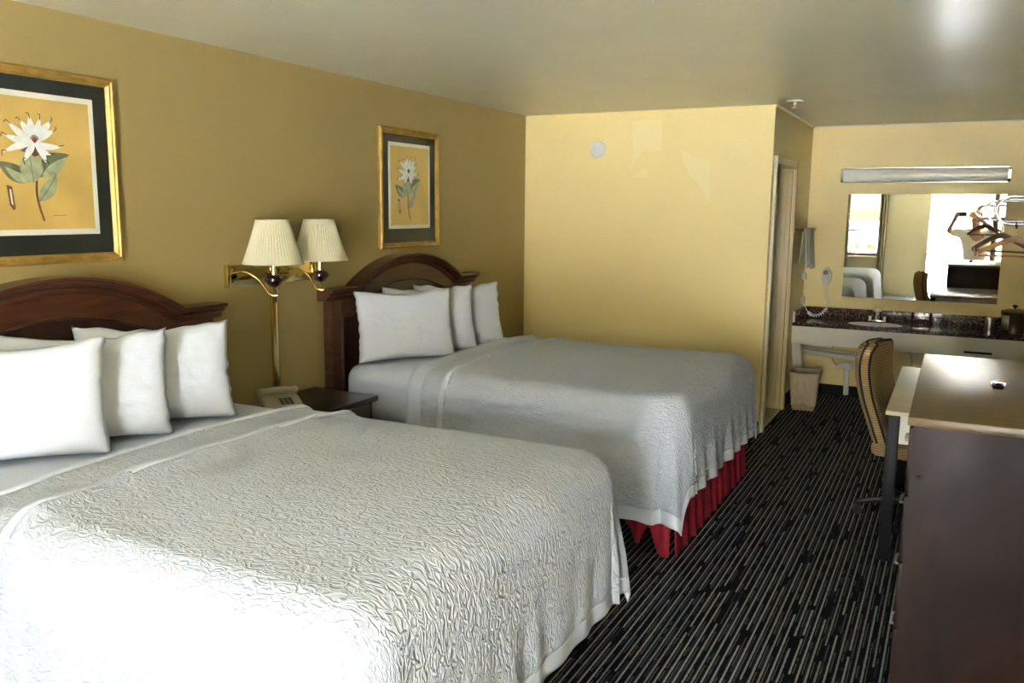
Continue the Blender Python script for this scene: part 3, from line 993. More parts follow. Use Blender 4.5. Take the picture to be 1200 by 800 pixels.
# ------------------------------------------------------------------ framed botanical prints
def picture(yc, zc, wd, ht, label, matmat, mt, seed):
    pc = thing('framed_print', label, 'picture', (0.002, yc, zc), 0, 'framed flower prints')
    f = lambda a, b_, d: (d, a, b_)
    hw, hh = wd / 2, ht / 2
    prof = [(0.0, 0.0), (0.0, 0.018), (0.006, 0.026), (0.014, 0.028), (0.020, 0.022), (0.027, 0.024), (0.034, 0.016), (0.038, 0.012), (0.038, 0.0)]
    MB().sweep([(-hw, -hh), (hw, -hh), (hw, hh), (-hw, hh)], prof, f, True).build('frame', 'gold_frame', pc, smooth=25)
    MB().box(0.002, 0.008, -hw + 0.036, hw - 0.036, -hh + 0.036, hh - 0.036).build('mat_board', matmat, pc, smooth=0)
    pw, pt, pb = mt
    MB().box(0.008, 0.0095, -pw, pw, pb, pt).build('print_border', 'print_border', pc, smooth=0)
    pr = MB().box(0.0095, 0.0105, -pw + 0.022, pw - 0.022, pb + 0.022, pt - 0.022).build('print', 'print_paper', pc, smooth=0)
    sx, cz, sz = 1.25 * pw / 0.27, (pt + pb) / 2, 1.12 * (pt - pb) / 0.56
    lay = [0.0107]
    def shape(pts, name, m_):
        lay[0] += 0.00012
        d = lay[0]
        q = [(a * sx, cz + b_ * sz) for a, b_ in pts]
        MB().prism(q, f, d, d + 0.0002).build(name, m_, pr, smooth=0)
    def leaf(x0_, z0_, x1_, z1_, wdt, bend, m_, name):
        d = Vector((x1_ - x0_, z1_ - z0_))
        n_ = Vector((-d.y, d.x)).normalized()
        A, B = [], []
        for k in range(11):
            s_ = k / 10
            cpt = Vector((x0_, z0_)) + d * s_ + n_ * bend * sin(PI * s_)
            ww = wdt * (sin(PI * s_ ** 0.85) ** 0.9 if 0 < s_ < 1 else 0)
            A.append((cpt.x + n_.x * ww, cpt.y + n_.y * ww))
            if 0 < k < 10:
                B.append((cpt.x - n_.x * ww, cpt.y - n_.y * ww))
        shape(A + B[::-1], name, m_)
    def stroke(pts, wdt, m_, name='stroke'):
        P = smoothpath([(a, b_, 0) for a, b_ in pts], 5)
        A, B = [], []
        for k, p in enumerate(P):
            d = (P[min(k + 1, len(P) - 1)] - P[max(k - 1, 0)]).normalized()
            A.append((p.x - d.y * wdt, p.y + d.x * wdt))
            B.append((p.x + d.y * wdt, p.y - d.x * wdt))
        shape(A + B[::-1], name, m_)
    fx, fz = -0.02, 0.075
    stroke([(fx, fz - 0.03), (fx + 0.002, -0.03), (fx - 0.003, -0.10), (fx + 0.004, -0.15), (fx + 0.018, -0.20)], 0.0042, 'flower_heart', 'stem')
    leaf(fx - 0.01, -0.055, fx - 0.135, 0.005, 0.030, 0.008, 'leaf_print_dark', 'leaf')
    leaf(fx - 0.01, -0.055, fx - 0.11, -0.012, 0.016, 0.014, 'leaf_print', 'leaf')
    leaf(fx + 0.01, -0.045, fx + 0.13, 0.042, 0.028, 0.02, 'leaf_print_dark', 'leaf')
    leaf(fx + 0.02, -0.045, fx + 0.12, 0.032, 0.020, -0.004, 'leaf_print', 'leaf')
    leaf(fx - 0.012, -0.065, fx - 0.02, 0.055, 0.042, 0.0, 'leaf_print', 'leaf')
    leaf(fx + 0.005, -0.13, fx + 0.075, -0.03, 0.026, -0.006, 'leaf_print', 'leaf')
    stroke([(fx - 0.012, -0.06), (fx - 0.017, 0.0), (fx - 0.02, 0.05)], 0.0012, 'leaf_print_dark', 'leaf_vein')
    stroke([(fx + 0.005, -0.13), (fx + 0.04, -0.085), (fx + 0.075, -0.03)], 0.0012, 'leaf_print_dark', 'leaf_vein')
    for (a, ln, wdt) in ((155, 0.09, 0.013), (25, 0.06, 0.012)):
        leaf(fx, fz, fx + ln * 0.6 * cos(math.radians(a + 40)), fz - 0.03, 0.013, 0.01, 'petal_shade', 'petal')
    leaf(fx - 0.018, fz + 0.002, fx + 0.0, fz - 0.048, 0.021, 0.0, 'flower_heart', 'flower_heart')
    leaf(fx + 0.018, fz + 0.002, fx + 0.0, fz - 0.048, 0.018, 0.0, 'flower_heart', 'flower_heart')
    rnd = random.Random(seed)
    for (a, ln, wdt) in ((200, 0.125, 0.012), (168, 0.115, 0.013), (143, 0.12, 0.013), (122, 0.10, 0.014), (98, 0.105, 0.015), (75, 0.105, 0.013), (52, 0.115, 0.016), (33, 0.10, 0.013), (-5, 0.105, 0.012), (-35, 0.075, 0.012), (-62, 0.085, 0.012), (238, 0.085, 0.012)):
        ra = math.radians(a)
        x1_, z1_ = fx + ln * 0.95 * cos(ra), fz + ln * 0.9 * sin(ra)
        leaf(fx, fz, x1_, z1_, wdt, rnd.uniform(-0.008, 0.008), 'petal', 'petal')
        stroke([(x1_ - 0.012 * cos(ra), z1_ - 0.012 * sin(ra)), (x1_ + 0.004 * cos(ra), z1_ + 0.006), (x1_ + 0.012 * cos(ra + 0.8), z1_ + 0.014 * sin(ra + 0.8))], 0.0016, 'ink', 'petal_tip')
    for k in range(7):
        a = math.radians(40 + 17 * k)
        stroke([(fx, fz), (fx + 0.02 * cos(a), fz + 0.028 * sin(a))], 0.0018, 'flower_heart', 'stamen')
    shape([(fx - 0.112, -0.075), (fx - 0.093, -0.08), (fx - 0.085, -0.155), (fx - 0.093, -0.162), (fx - 0.105, -0.145)], 'seed_pod', 'flower_heart')
    shape([(fx - 0.103, -0.09), (fx - 0.097, -0.09), (fx - 0.093, -0.145), (fx - 0.099, -0.14)], 'seed_pod', 'petal')
    stroke([(fx + 0.05, -0.180), (fx + 0.07, -0.179), (fx + 0.10, -0.181)], 0.0007, 'ink', 'signature')
    MB().box(0.0125, 0.0140, -hw + 0.034, hw - 0.034, -hh + 0.034, hh - 0.034).build('glass', 'picture_glass', pc, smooth=0)
    return pc
picture(-1.565, 1.822, 0.69, 0.762, 'gold-framed flower print with wide black mat above the bed nearer the window', 'mat_board', (0.245, 0.286, -0.264), 1)
picture(1.008, 1.800, 0.687, 0.763, 'gold-framed flower print above the bed with the crimson skirt', 'mat_board', (0.24, 0.295, -0.254), 2)

# ------------------------------------------------------------------ end wall and ceiling fittings
sd = thing('smoke_detector', 'round white smoke detector on the cream end wall', 'smoke detector', (0.647, YB, 2.156))
o = MB().lathe([(0, 0), (0.066, 0), (0.066, 0.014), (0.058, 0.03), (0.046, 0.036), (0, 0.038)], n=36).build('body', 'white_plastic', sd)
o.rotation_euler = (PI / 2, 0, 0)
for (a, r_, q) in ((0.4, 0.025, 0.006), (2.2, 0.022, 0.006), (4.0, 0.02, 0.008), (5.2, 0.03, 0.005)):
    o2 = MB().lathe([(0, 0.036), (q, 0.037), (q, 0.040), (0, 0.041)], (r_ * cos(a), r_ * sin(a), 0), n=10).build('vent', 'cream_plastic', sd)
    o2.rotation_euler = (PI / 2, 0, 0)
sk = thing('ceiling_sprinkler', 'small white sprinkler head on the ceiling near the bathroom wall', 'sprinkler', (2.17, 2.558, H))
MB().lathe([(0, 0), (0.055, 0), (0.05, -0.008), (0.02, -0.012), (0, -0.012)], n=24).build('escutcheon', 'white_plastic', sk)
MB().lathe([(0.012, -0.012), (0.012, -0.022), (0.005, -0.026), (0.005, -0.045), (0.018, -0.046), (0.018, -0.05), (0, -0.05)], n=16).build('nozzle', 'white_plastic', sk)

# ------------------------------------------------------------------ vanity
VZ, VYF = 0.722, 3.985          # counter top height, front edge
va = thing('vanity_counter', 'vanity counter with speckled brown top and cream fascia along the mirror wall', 'vanity', (W1, YV, 0))
def vb(x0, x1, y0, y1, z0, z1, b_=0.0, nm='p', m_='granite', par=None, sm=30):
    """box in world coordinates as part of the vanity"""
    return MB().box(x0 - W1, x1 - W1, y0 - YV, y1 - YV, z0, z1, b_).build(nm, m_, par or va, smooth=sm)
SX, SY, SA, SB = 2.665, 4.215, 0.225, 0.155   # sink centre and half axes
top = MB()
nseg = 48
ov = [(SX + SA * cos(2 * PI * k / nseg), SY + SB * sin(2 * PI * k / nseg)) for k in range(nseg)]
rx0, rx1, ry0, ry1 = W1 + 0.003, XR - 0.002, VYF, YV - 0.002
def rectpt(k):
    a = 2 * PI * k / nseg
    dx, dy = cos(a), sin(a)
    ts = []
    if dx > 1e-6: ts.append((SX + 0.4 - SX) / dx)
    if dx < -1e-6: ts.append(-0.4 / dx)
    if dy > 1e-6: ts.append((ry1 - SY) / dy)
    if dy < -1e-6: ts.append((ry0 - SY) / dy)
    q = min(ts)
    return (SX + dx * q, SY + dy * q)
rp = [rectpt(k) for k in range(nseg)]
vs = []
for zz in (VZ, VZ - 0.03):
    vs += [(a - W1, b_ - YV, zz) for a, b_ in ov] + [(a - W1, b_ - YV, zz) for a, b_ in rp]
fs = []
for k in range(nseg):
    k2 = (k + 1) % nseg
    fs += [(k, k2, nseg + k2, nseg + k), (2 * nseg + k, 3 * nseg + k, 3 * nseg + k2, 2 * nseg + k2), (k, 2 * nseg + k, 2 * nseg + k2, k2), (nseg + k, nseg + k2, 3 * nseg + k2, 3 * nseg + k)]
top.add(vs, fs)
# corner fillers and the counter each side of the sink
for cxs, cys in ((-0.4, ry0), (0.4, ry0), (-0.4, ry1), (0.4, ry1)):
    cand = [k for k in range(nseg) if (abs(rp[k][0] - (SX + cxs)) < 1e-4) and (rp[k][1] - SY) * (cys - SY) > 0]
    cand2 = [k for k in range(nseg) if abs(rp[k][1] - cys) < 1e-4 and (rp[k][0] - SX) * cxs > 0]
    ka = max(cand, key=lambda k: abs(rp[k][1] - SY))
    kb = max(cand2, key=lambda k: abs(rp[k][0] - SX))
    tri = [rp[ka], (SX + cxs, cys), rp[kb]]
    top.prism(tri, lambda a, b_, d: (a - W1, b_ - YV, d), VZ - 0.03, VZ)
top.box(rx0 - W1, SX - 0.4 - W1, ry0 - YV, ry1 - YV, VZ - 0.03, VZ)
top.box(SX + 0.4 - W1, rx1 - W1, ry0 - YV, ry1 - YV, VZ - 0.03, VZ)
top.build('countertop', 'granite', va, smooth=0)
vb(W1 + 0.003, XR - 0.002, YV - 0.022, YV - 0.002, VZ, VZ + 0.095, 0.002, 'backsplash')
vb(W1 + 0.003, W1 + 0.022, VYF + 0.03, YV - 0.022, VZ, VZ + 0.095, 0.002, 'side_splash')
vb(W1 + 0.003, W1 + 0.023, VYF + 0.002, VYF + 0.03, VZ, VZ + 0.095, 0.002, 'side_splash_end', 'vanity_fascia')
fa = vb(W1 + 0.003, XR - 0.002, VYF + 0.004, VYF + 0.024, VZ - 0.185, VZ - 0.026, 0.002, 'fascia', 'vanity_fascia')
vb(3.36, 3.56, VYF - 0.004, VYF + 0.005, VZ - 0.158, VZ - 0.140, 0.004, 'drawer_pull', 'black_plastic', fa)
lg = MB()
lg.prism([(4.02, VZ - 0.185), (4.10, VZ - 0.185), (4.44, 0.03), (4.40, 0.0), (4.36, 0.0)], lambda a, b_, d: (d - W1, a - YV, b_), W1 + 0.004, W1 + 0.075)
lg.build('support_leg', 'vanity_fascia', va, smooth=0)
bs = MB()
n = nseg
rings = [(1.0, 0.0), (0.98, -0.012), (0.92, -0.05), (0.78, -0.10), (0.5, -0.135), (0.12, -0.145)]
vs, fs = [], []
for (q, zz) in rings:
    vs += [(SX + SA * q * cos(2 * PI * k / n) - W1, SY + SB * q * sin(2 * PI * k / n) - YV, VZ - 0.004 + zz) for k in range(n)]
for i in range(len(rings) - 1):
    for k in range(n):
        k2 = (k + 1) % n
        fs.append((i * n + k, i * n + k2, (i + 1) * n + k2, (i + 1) * n + k))
fs.append(tuple((len(rings) - 1) * n + k for k in range(n)))
bs.add(vs, fs)
basin = bs.build('sink_basin', 'porcelain', va, smooth=60)
rim = MB()
rim.tube([(SX + (SA - 0.003) * cos(2 * PI * k / n) - W1, SY + (SB - 0.003) * sin(2 * PI * k / n) - YV, VZ - 0.006) for k in range(n)], 0.006, 8, closed=True)
rim.build('sink_rim', 'porcelain', basin)
fc = MB()
fxw, fyw = SX - W1, 4.42 - YV
fc.box(fxw - 0.075, fxw + 0.075, fyw - 0.025, fyw + 0.025, VZ, VZ + 0.018, 0.006)
fc.lathe([(0.02, 0), (0.022, 0.03), (0.016, 0.065), (0, 0.066)], (fxw, fyw, VZ + 0.016), n=16)
fc.tube(smoothpath([(fxw, fyw, VZ + 0.05), (fxw, fyw - 0.05, VZ + 0.065), (fxw, fyw - 0.10, VZ + 0.055), (fxw, fyw - 0.115, VZ + 0.035)], 5), 0.011, 10)
for s_ in (-1, 1):
    fc.lathe([(0.018, 0), (0.016, 0.03), (0.01, 0.035), (0, 0.036)], (fxw + s_ * 0.06, fyw, VZ + 0.014), n=14)
fco = fc.build('faucet', 'chrome', va)
MB().lathe([(0, 0), (0.018, 0.002), (0.034, 0.014), (0.036, 0.028), (0.03, 0.045), (0.016, 0.055), (0, 0.056)], (fxw, fyw, VZ + 0.082), n=12).build('faucet_knob', 'acrylic', fco)

pl = va
def vt(pts, r_, nm, m_='pvc', n_=12):
    return MB().tube([(a - W1, b_ - YV, c_) for a, b_, c_ in pts], r_, n_).build(nm, m_, pl, smooth=50)
vt([(2.01, 4.44, 0.405), (2.30, 4.44, 0.39), (2.56, 4.44, 0.378)], 0.026, 'waste_pipe')
vt([(2.01, 4.455, 0.445), (2.30, 4.455, 0.432), (2.56, 4.455, 0.42)], 0.010, 'supply_pipe')
vt(smoothpath([(2.36, 4.43, 0.285), (2.40, 4.43, 0.31), (2.46, 4.43, 0.305), (2.475, 4.43, 0.27)], 5), 0.024, 'trap')
vt([(2.44, 4.43, 0.30), (2.445, 4.43, 0.16), (2.448, 4.43, 0.035)], [0.024, 0.024, 0.022], 'trap_pipe')
vt([(2.448, 4.43, 0.04), (2.448, 4.43, 0.0)], 0.009, 'pipe_stub', 'black_plastic')
vt([(2.595, 4.43, 0.40), (2.60, 4.43, 0.2), (2.605, 4.43, 0.035)], [0.026, 0.024, 0.022], 'trap_pipe')
vt([(2.605, 4.43, 0.04), (2.605, 4.43, 0.0)], 0.009, 'pipe_stub', 'black_plastic')
vt(smoothpath([(2.60, 4.42, 0.36), (2.66, 4.36, 0.36), (SX, SY, 0.45), (SX, SY, VZ - 0.145)], 5), 0.02, 'tail_pipe')
vt(smoothpath([(2.42, 4.49, 0.56), (2.33, 4.48, 0.50), (2.30, 4.47, 0.44), (2.31, 4.47, 0.34), (2.36, 4.45, 0.29)], 6), 0.005, 'supply_hose', 'towel_grey')
vt(smoothpath([(2.80, 4.50, 0.56), (2.90, 4.50, 0.52), (2.96, 4.50, 0.42), (2.97, 4.50, 0.34)], 6), 0.005, 'supply_hose', 'towel_grey')

MX0, MX1, MZ0, MZ1 = 2.345, 3.580, 0.922, 1.842
mr = MB().box(MX0, MX1, YV - 0.007, YV - 0.001, MZ0, MZ1).build('wall_mirror', 'mirror_glass', smooth=0)
tag(mr, 'large frameless mirror above the vanity counter', 'mirror')
lf = thing('vanity_light', 'long unlit fluorescent vanity light above the mirror', 'light fixture', (2.935, YV, 2.0))
MB().box(-0.645, 0.645, -0.03, 0.0, -0.055, 0.06).build('housing', 'white_plastic', lf, smooth=0)
MB().prism([(-0.02, -0.056), (-0.085, -0.050), (-0.10, -0.03), (-0.10, 0.035), (-0.085, 0.056), (-0.02, 0.061)], lambda a, b_, d: (d, a, b_), -0.635, 0.635).build('diffuser', 'diffuser', lf, smooth=40)
for s_ in (-1, 1):
    MB().prism([(0, -0.060), (-0.09, -0.056), (-0.106, -0.034), (-0.106, 0.04), (-0.09, 0.061), (0, 0.066)], lambda a, b_, d: (d, a, b_), s_ * 0.635, s_ * 0.655).build('end_cap', 'chrome', lf, smooth=0)
MB().box(-0.635, 0.635, -0.103, -0.002, 0.060, 0.065).build('edge_strip', 'chrome', lf, smooth=0)
MB().box(-0.635, 0.635, -0.103, -0.002, -0.062, -0.057).build('edge_strip', 'chrome', lf, smooth=0)

# towel bar with two towels
tb = thing('towel_bar', 'chrome towel bar on the wall beside the vanity', 'towel bar', (W1, 3.80, 1.53))
MB().tube([(0.075, 0.0, 0), (0.075, 0.66, 0)], 0.008, 10).build('bar', 'chrome', tb)
for yy in (0.0, 0.66):
    o = MB().lathe([(0.026, 0), (0.026, 0.008), (0.014, 0.014), (0.012, 0.06), (0.018, 0.066), (0.018, 0.086), (0, 0.088)], n=16).build('bracket', 'chrome', tb)
    o.matrix_local = Matrix.Translation((0, yy, 0)) @ Matrix.Rotation(PI / 2, 4, 'Y')
def hung_towel(y0, y1, zb, m_, label, seed):
    mb = MB()
    drop = 1.53 - zb
    def fn(a, b_):
        s_ = b_ * 2 - 1
        side = 1 if s_ > 0 else -1
        q = abs(s_)
        yy = y0 + (y1 - y0) * a
        # slight gathering towards the middle while hanging
        yy = (y0 + y1) / 2 + (yy - (y0 + y1) / 2) * (1 - 0.12 * (1 - q))
        fold = 0.012 * sin(a * 5 * PI + seed) * q
        hang = max(0.0, q * drop - 0.014)
        ang = min(1, q * drop / 0.02) * PI / 2
        xx = W1 + 0.075 + side * (0.0115 * sin(ang) + 0.02 * q) + fold
        zz = 1.53 + 0.0115 * cos(ang) - hang * (1.0 if side > 0 else 0.86)
        return (max(xx, W1 + 0.012), yy, zz)
    mb.grid(28, 40, fn)
    o = mb.build('hand_towel', m_, smooth=80)
    md = o.modifiers.new('thickness', 'SOLIDIFY')
    md.thickness = 0.006
    return tag(o, label, 'towel')
hung_towel(3.86, 4.12, 1.19, 'towel', 'cream hand towel hanging from the towel bar', 0.3)
hung_towel(4.15, 4.36, 1.17, 'towel_grey', 'greyer folded towel hanging beside the cream one', 1.7)

# hair dryer on the wall, its coiled cord, outlet and cord box
hd = thing('hair_dryer', 'cream wall-mounted hair dryer with coiled cord beside the mirror', 'hair dryer', (2.205, YV, 1.10))
o = MB()
o.prism([(0.046 * cos(2 * PI * k / 24), 0.085 * sin(2 * PI * k / 24)) for k in range(24)], lambda a, b_, d: (a, d, b_), -0.03, 0.0)
o.build('wall_base', 'cream_plastic', hd)
o = MB().lathe([(0, 0), (0.034, 0), (0.036, 0.03), (0.032, 0.055), (0.024, 0.06)], n=20).build('dryer_head', 'white_plastic', hd)
o.matrix_local = Matrix.Translation((0.0, -0.028, 0.04)) @ Matrix.Rotation(PI / 2, 4, 'X')
o = MB().lathe([(0, 0.061), (0.023, 0.061), (0.019, 0.063), (0, 0.0625)], n=20).build('grille', 'phone_keys', hd)
o.matrix_local = Matrix.Translation((0.0, -0.028, 0.04)) @ Matrix.Rotation(PI / 2, 4, 'X')
MB().tube([(0, -0.045, 0.02), (0, -0.05, -0.02), (0.0, -0.045, -0.075)], [0.022, 0.024, 0.018], 12).build('handle', 'white_plastic', hd, smooth=50)
def coil(path, R_, turns, n=10):
    P = smoothpath(path, 10)
    tot = len(P) * 6
    out = []
    for i in range(tot):
        s_ = i / (tot - 1) * (len(P) - 1)
        k = min(int(s_), len(P) - 2)
        p = P[k].lerp(P[k + 1], s_ - k)
        d = (P[k + 1] - P[k]).normalized()
        a = Vector((0, 1, 0)) if abs(d.y) < 0.8 else Vector((1, 0, 0))
        e1 = d.cross(a).normalized()
        e2 = d.cross(e1)
        th = 2 * PI * turns * i / (tot - 1)
        out.append(p + (e1 * cos(th) + e2 * sin(th)) * R_)
    return out
MB().tube(coil([(0.0, -0.045, -0.08), (0.005, -0.055, -0.16), (0.045, -0.07, -0.23), (0.02, -0.09, -0.30)], 0.012, 12), 0.0035, 6).build('coiled_cord', 'white_plastic', hd, smooth=60)
MB().tube(coil([(0.02, -0.09, -0.30), (-0.02, -0.12, -0.345), (-0.08, -0.14, -0.352), (-0.13, -0.10, -0.33)], 0.012, 10), 0.0035, 6).build('coiled_cord', 'white_plastic', hd, smooth=60)
ob = thing('wall_outlet', 'cream outlet with a plugged-in cord below the towels', 'outlet', (W1, 4.40, 1.10))
MB().box(0, 0.006, -0.035, 0.035, -0.057, 0.057, 0.002).build('cover_plate', 'cream_plastic', ob)
MB().box(0.006, 0.035, -0.02, 0.02, -0.03, 0.03, 0.004).build('plug', 'white_plastic', ob)
MB().tube(smoothpath([(0.03, 0.0, -0.025), (0.035, 0.0, -0.08), (0.02, -0.03, -0.14), (0.02, 0.01, -0.19)], 6), 0.0035, 6).build('cord', 'white_plastic', ob)
MB().box(0.0, 0.03, -0.02, 0.045, -0.255, -0.19, 0.004).build('adapter', 'cream_plastic', ob)
MB().tube(smoothpath([(0.025, 0.01, -0.25), (0.05, 0.02, -0.30), (0.08, 0.02, -0.345), (0.10, 0.03, -0.362)], 6), 0.0035, 6).build('cord', 'white_plastic', ob)

# small things on the vanity
cdy = thing('soap_caddy', 'small dark red caddy with two uprights beside the sink', 'caddy', (3.02, 4.33, VZ))
for s_ in (-1, 1):
    MB().lathe([(0.024, 0), (0.024, 0.006), (0.009, 0.014), (0.008, 0.05), (0.013, 0.06), (0.012, 0.115), (0, 0.118)], (s_ * 0.072, 0, 0), n=14).build('upright', 'dark_red', cdy)
MB().tube([(-0.072, 0, 0.042), (0.072, 0, 0.042)], 0.008, 10).build('cross_bar', 'dark_red', cdy)
MB().box(-0.05, 0.05, -0.03, 0.03, 0.0, 0.012, 0.003).build('tray', 'dark_red', cdy)
o = MB().lathe([(0.041, 0), (0.042, 0.002), (0.034, 0.10), (0.032, 0.106), (0.027, 0.109), (0, 0.109)], (0, 0, 0), n=28).build('tumbler', 'steel')
o.location = (3.535, 4.33, VZ)
tag(o, 'silver tumbler upside down on the vanity beside the ice bucket', 'cup')
ib = thing('ice_bucket', 'brown lidded ice bucket on the vanity', 'ice bucket', (3.70, 4.22, VZ))
MB().lathe([(0.082, 0), (0.086, 0.004), (0.094, 0.165), (0.097, 0.175), (0.09, 0.175)], n=36).build('body', 'bucket_brown', ib)
MB().lathe([(0.098, 0.173), (0.098, 0.182), (0.06, 0.196), (0.02, 0.20), (0, 0.20)], n=36).build('lid', 'bucket_lid', ib)
MB().lathe([(0.008, 0.198), (0.008, 0.208), (0.019, 0.216), (0.018, 0.228), (0, 0.234)], n=16).build('lid_knob', 'black_plastic', ib)
mb = MB()
mb.grid(8, 1, lambda a, b_: (0.0955 * cos(3.55 + a * 0.75), 0.0955 * sin(3.55 + a * 0.75), 0.03 + 0.12 * b_))
lb = mb.build('side_label', 'steel', ib)
md = lb.modifiers.new('thickness', 'SOLIDIFY')
md.thickness = 0.002

# waste bin with a liner
wb = thing('waste_bin', 'brown waste bin with a clear plastic liner by the bathroom door', 'bin', (2.175, 3.80, 0), math.radians(4))
def frust(mb, z0, z1, a0, b0, a1, b1, cap0=True):
    vs = [(-a0, -b0, z0), (a0, -b0, z0), (a0, b0, z0), (-a0, b0, z0), (-a1, -b1, z1), (a1, -b1, z1), (a1, b1, z1), (-a1, b1, z1)]
    fs = [(0, 1, 5, 4), (1, 2, 6, 5), (2, 3, 7, 6), (3, 0, 4, 7)]
    if cap0:
        fs.append((3, 2, 1, 0))
    return mb.add(vs, fs)
o = frust(MB(), 0.0, 0.33, 0.09, 0.085, 0.115, 0.12).build('bin_body', 'bin_plastic', wb, smooth=0)
md = o.modifiers.new('bevel', 'BEVEL')
md.width = 0.015
md.segments = 3
md = o.modifiers.new('thickness', 'SOLIDIFY')
md.thickness = 0.003
def linerf(a, b_):
    th = 2 * PI * a
    cxp = max(-1, min(1, 1.35 * cos(th)))
    cyp = max(-1, min(1, 1.35 * sin(th)))
    z_ = 0.335 - 0.29 * b_
    k = (z_ / 0.33)
    wx_, wy_ = 0.09 + 0.025 * k + 0.005, 0.085 + 0.035 * k + 0.005
    wob = 0.004 * nz(th * 3, b_ * 5, 2) + 0.003 * nz(th * 9, b_ * 9)
    return ((wx_ + wob) * cxp, (wy_ + wob) * cyp, z_ + (0.02 * nz(th * 2, 5) if b_ > 0.9 else 0))
o = MB().grid(64, 14, linerf).build('bin_liner', 'bin_liner', wb, smooth=60)
md = o.modifiers.new('thickness', 'SOLIDIFY')
md.thickness = 0.0015

# ------------------------------------------------------------------ dresser, desk and chair on the right
DX, DZT, DYA, DYB = 3.15, 1.04, -0.835, 0.565
DXR = XR - 0.02
ds = thing('dresser', 'tall dark scuffed dresser with a worn glossy top', 'dresser', (DX, DYA, 0))
lx, ly = DXR - DX, DYB - DYA
MB().box(0.0, lx, 0.0, ly, DZT - 0.028, DZT, 0.004).build('top', 'dresser_top', ds)
bd_ = MB().box(0.018, lx, 0.008, 0.028, 0.0, DZT - 0.028).build('end_panel', 'dresser_wood', ds, smooth=0)
MB().box(0.018, lx, ly - 0.028, ly - 0.008, 0.0, DZT - 0.028).build('end_panel', 'dresser_wood', ds, smooth=0)
MB().box(lx - 0.02, lx, 0.028, ly - 0.028, 0.0, DZT - 0.028).build('back_panel', 'dresser_wood', ds, smooth=0)
MB().box(0.05, lx - 0.02, 0.028, ly - 0.028, 0.06, 0.08).build('bottom_panel', 'dresser_wood', ds, smooth=0)
MB().box(0.03, 0.05, 0.028, ly - 0.028, 0.0, 0.08).build('plinth', 'dresser_wood', ds, smooth=0)
nd = 4
for k in range(nd):
    for h_ in range(2):
        z0_ = 0.09 + k * (DZT - 0.028 - 0.095) / nd
        z1_ = z0_ + (DZT - 0.028 - 0.095) / nd - 0.008
        ya = 0.032 + h_ * (ly - 0.064) / 2
        yb = ya + (ly - 0.064) / 2 - 0.006
        dw = MB().box(0.006, 0.026, ya, yb, z0_, z1_, 0.003).build('drawer', 'dresser_wood', ds)
        kn = MB().tube([(0.006, (ya + yb) / 2 - 0.05, (z0_ + z1_) / 2), (-0.012, (ya + yb) / 2 - 0.045, (z0_ + z1_) / 2), (-0.012, (ya + yb) / 2 + 0.045, (z0_ + z1_) / 2), (0.006, (ya + yb) / 2 + 0.05, (z0_ + z1_) / 2)], 0.005, 8).build('handle', 'steel', dw)
for (sx_, sz_) in ((0.045, 0.845), (0.05, 0.10)):
    o = MB().lathe([(0, 0), (0.007, 0), (0.006, 0.002), (0, 0.0025)], n=10).build('screw', 'black_metal', bd_)
    o.matrix_local = Matrix.Translation((sx_, 0.008, sz_)) @ Matrix.Rotation(PI / 2, 4, 'X')
gd = thing('chrome_clip', 'small chrome clip with a black base on the dresser top', 'clip', (3.42, -0.17, DZT))
MB().box(-0.018, 0.018, -0.03, 0.02, 0.0, 0.014, 0.004).tube([(0, -0.03, 0.012), (0, 0.02, 0.012)], 0.012, 10).build('base', 'black_plastic', gd)
MB().box(-0.026, 0.026, -0.012, 0.014, 0.016, 0.026, 0.003).box(-0.026, -0.018, -0.02, 0.014, 0.006, 0.026, 0.002).box(0.018, 0.026, -0.02, 0.014, 0.006, 0.026, 0.002).lathe([(0.009, 0.024), (0.009, 0.03), (0, 0.032)], n=12).build('clip', 'chrome', gd)

KX, KZ, KY0, KY1 = 3.005, 0.75, 0.585, 1.915
dk = thing('desk', 'pale-topped desk with black metal legs behind the dresser', 'desk', (KX, KY0, 0))
kl, kw = XR - 0.02 - KX, KY1 - KY0
MB().box(0, kl, 0, kw, KZ - 0.022, KZ, 0.004).build('top', 'desk_top', dk)
MB().box(0.06, kl - 0.02, 0.02, 0.04, KZ - 0.16, KZ - 0.022).build('apron', 'pvc', dk, smooth=0)
MB().box(0.06, kl - 0.02, kw - 0.04, kw - 0.02, KZ - 0.16, KZ - 0.022).build('apron', 'pvc', dk, smooth=0)
MB().box(kl - 0.04, kl - 0.02, 0.04, kw - 0.04, KZ - 0.36, KZ - 0.022).build('back_panel', 'pvc', dk, smooth=0)
for (xx, yy) in ((0.01, 0.012), (0.01, kw - 0.062), (kl - 0.07, 0.012 + 0.03), (kl - 0.07, kw - 0.092)):
    MB().box(xx, xx + 0.055, yy, yy + 0.05, 0.0, KZ - 0.022, 0.004).build('leg', 'black_metal', dk)

ch = thing('desk_chair', 'swivel desk chair with tan ribbed upholstery pushed in at the desk', 'chair', (3.13, 1.28, 0), math.radians(-10))
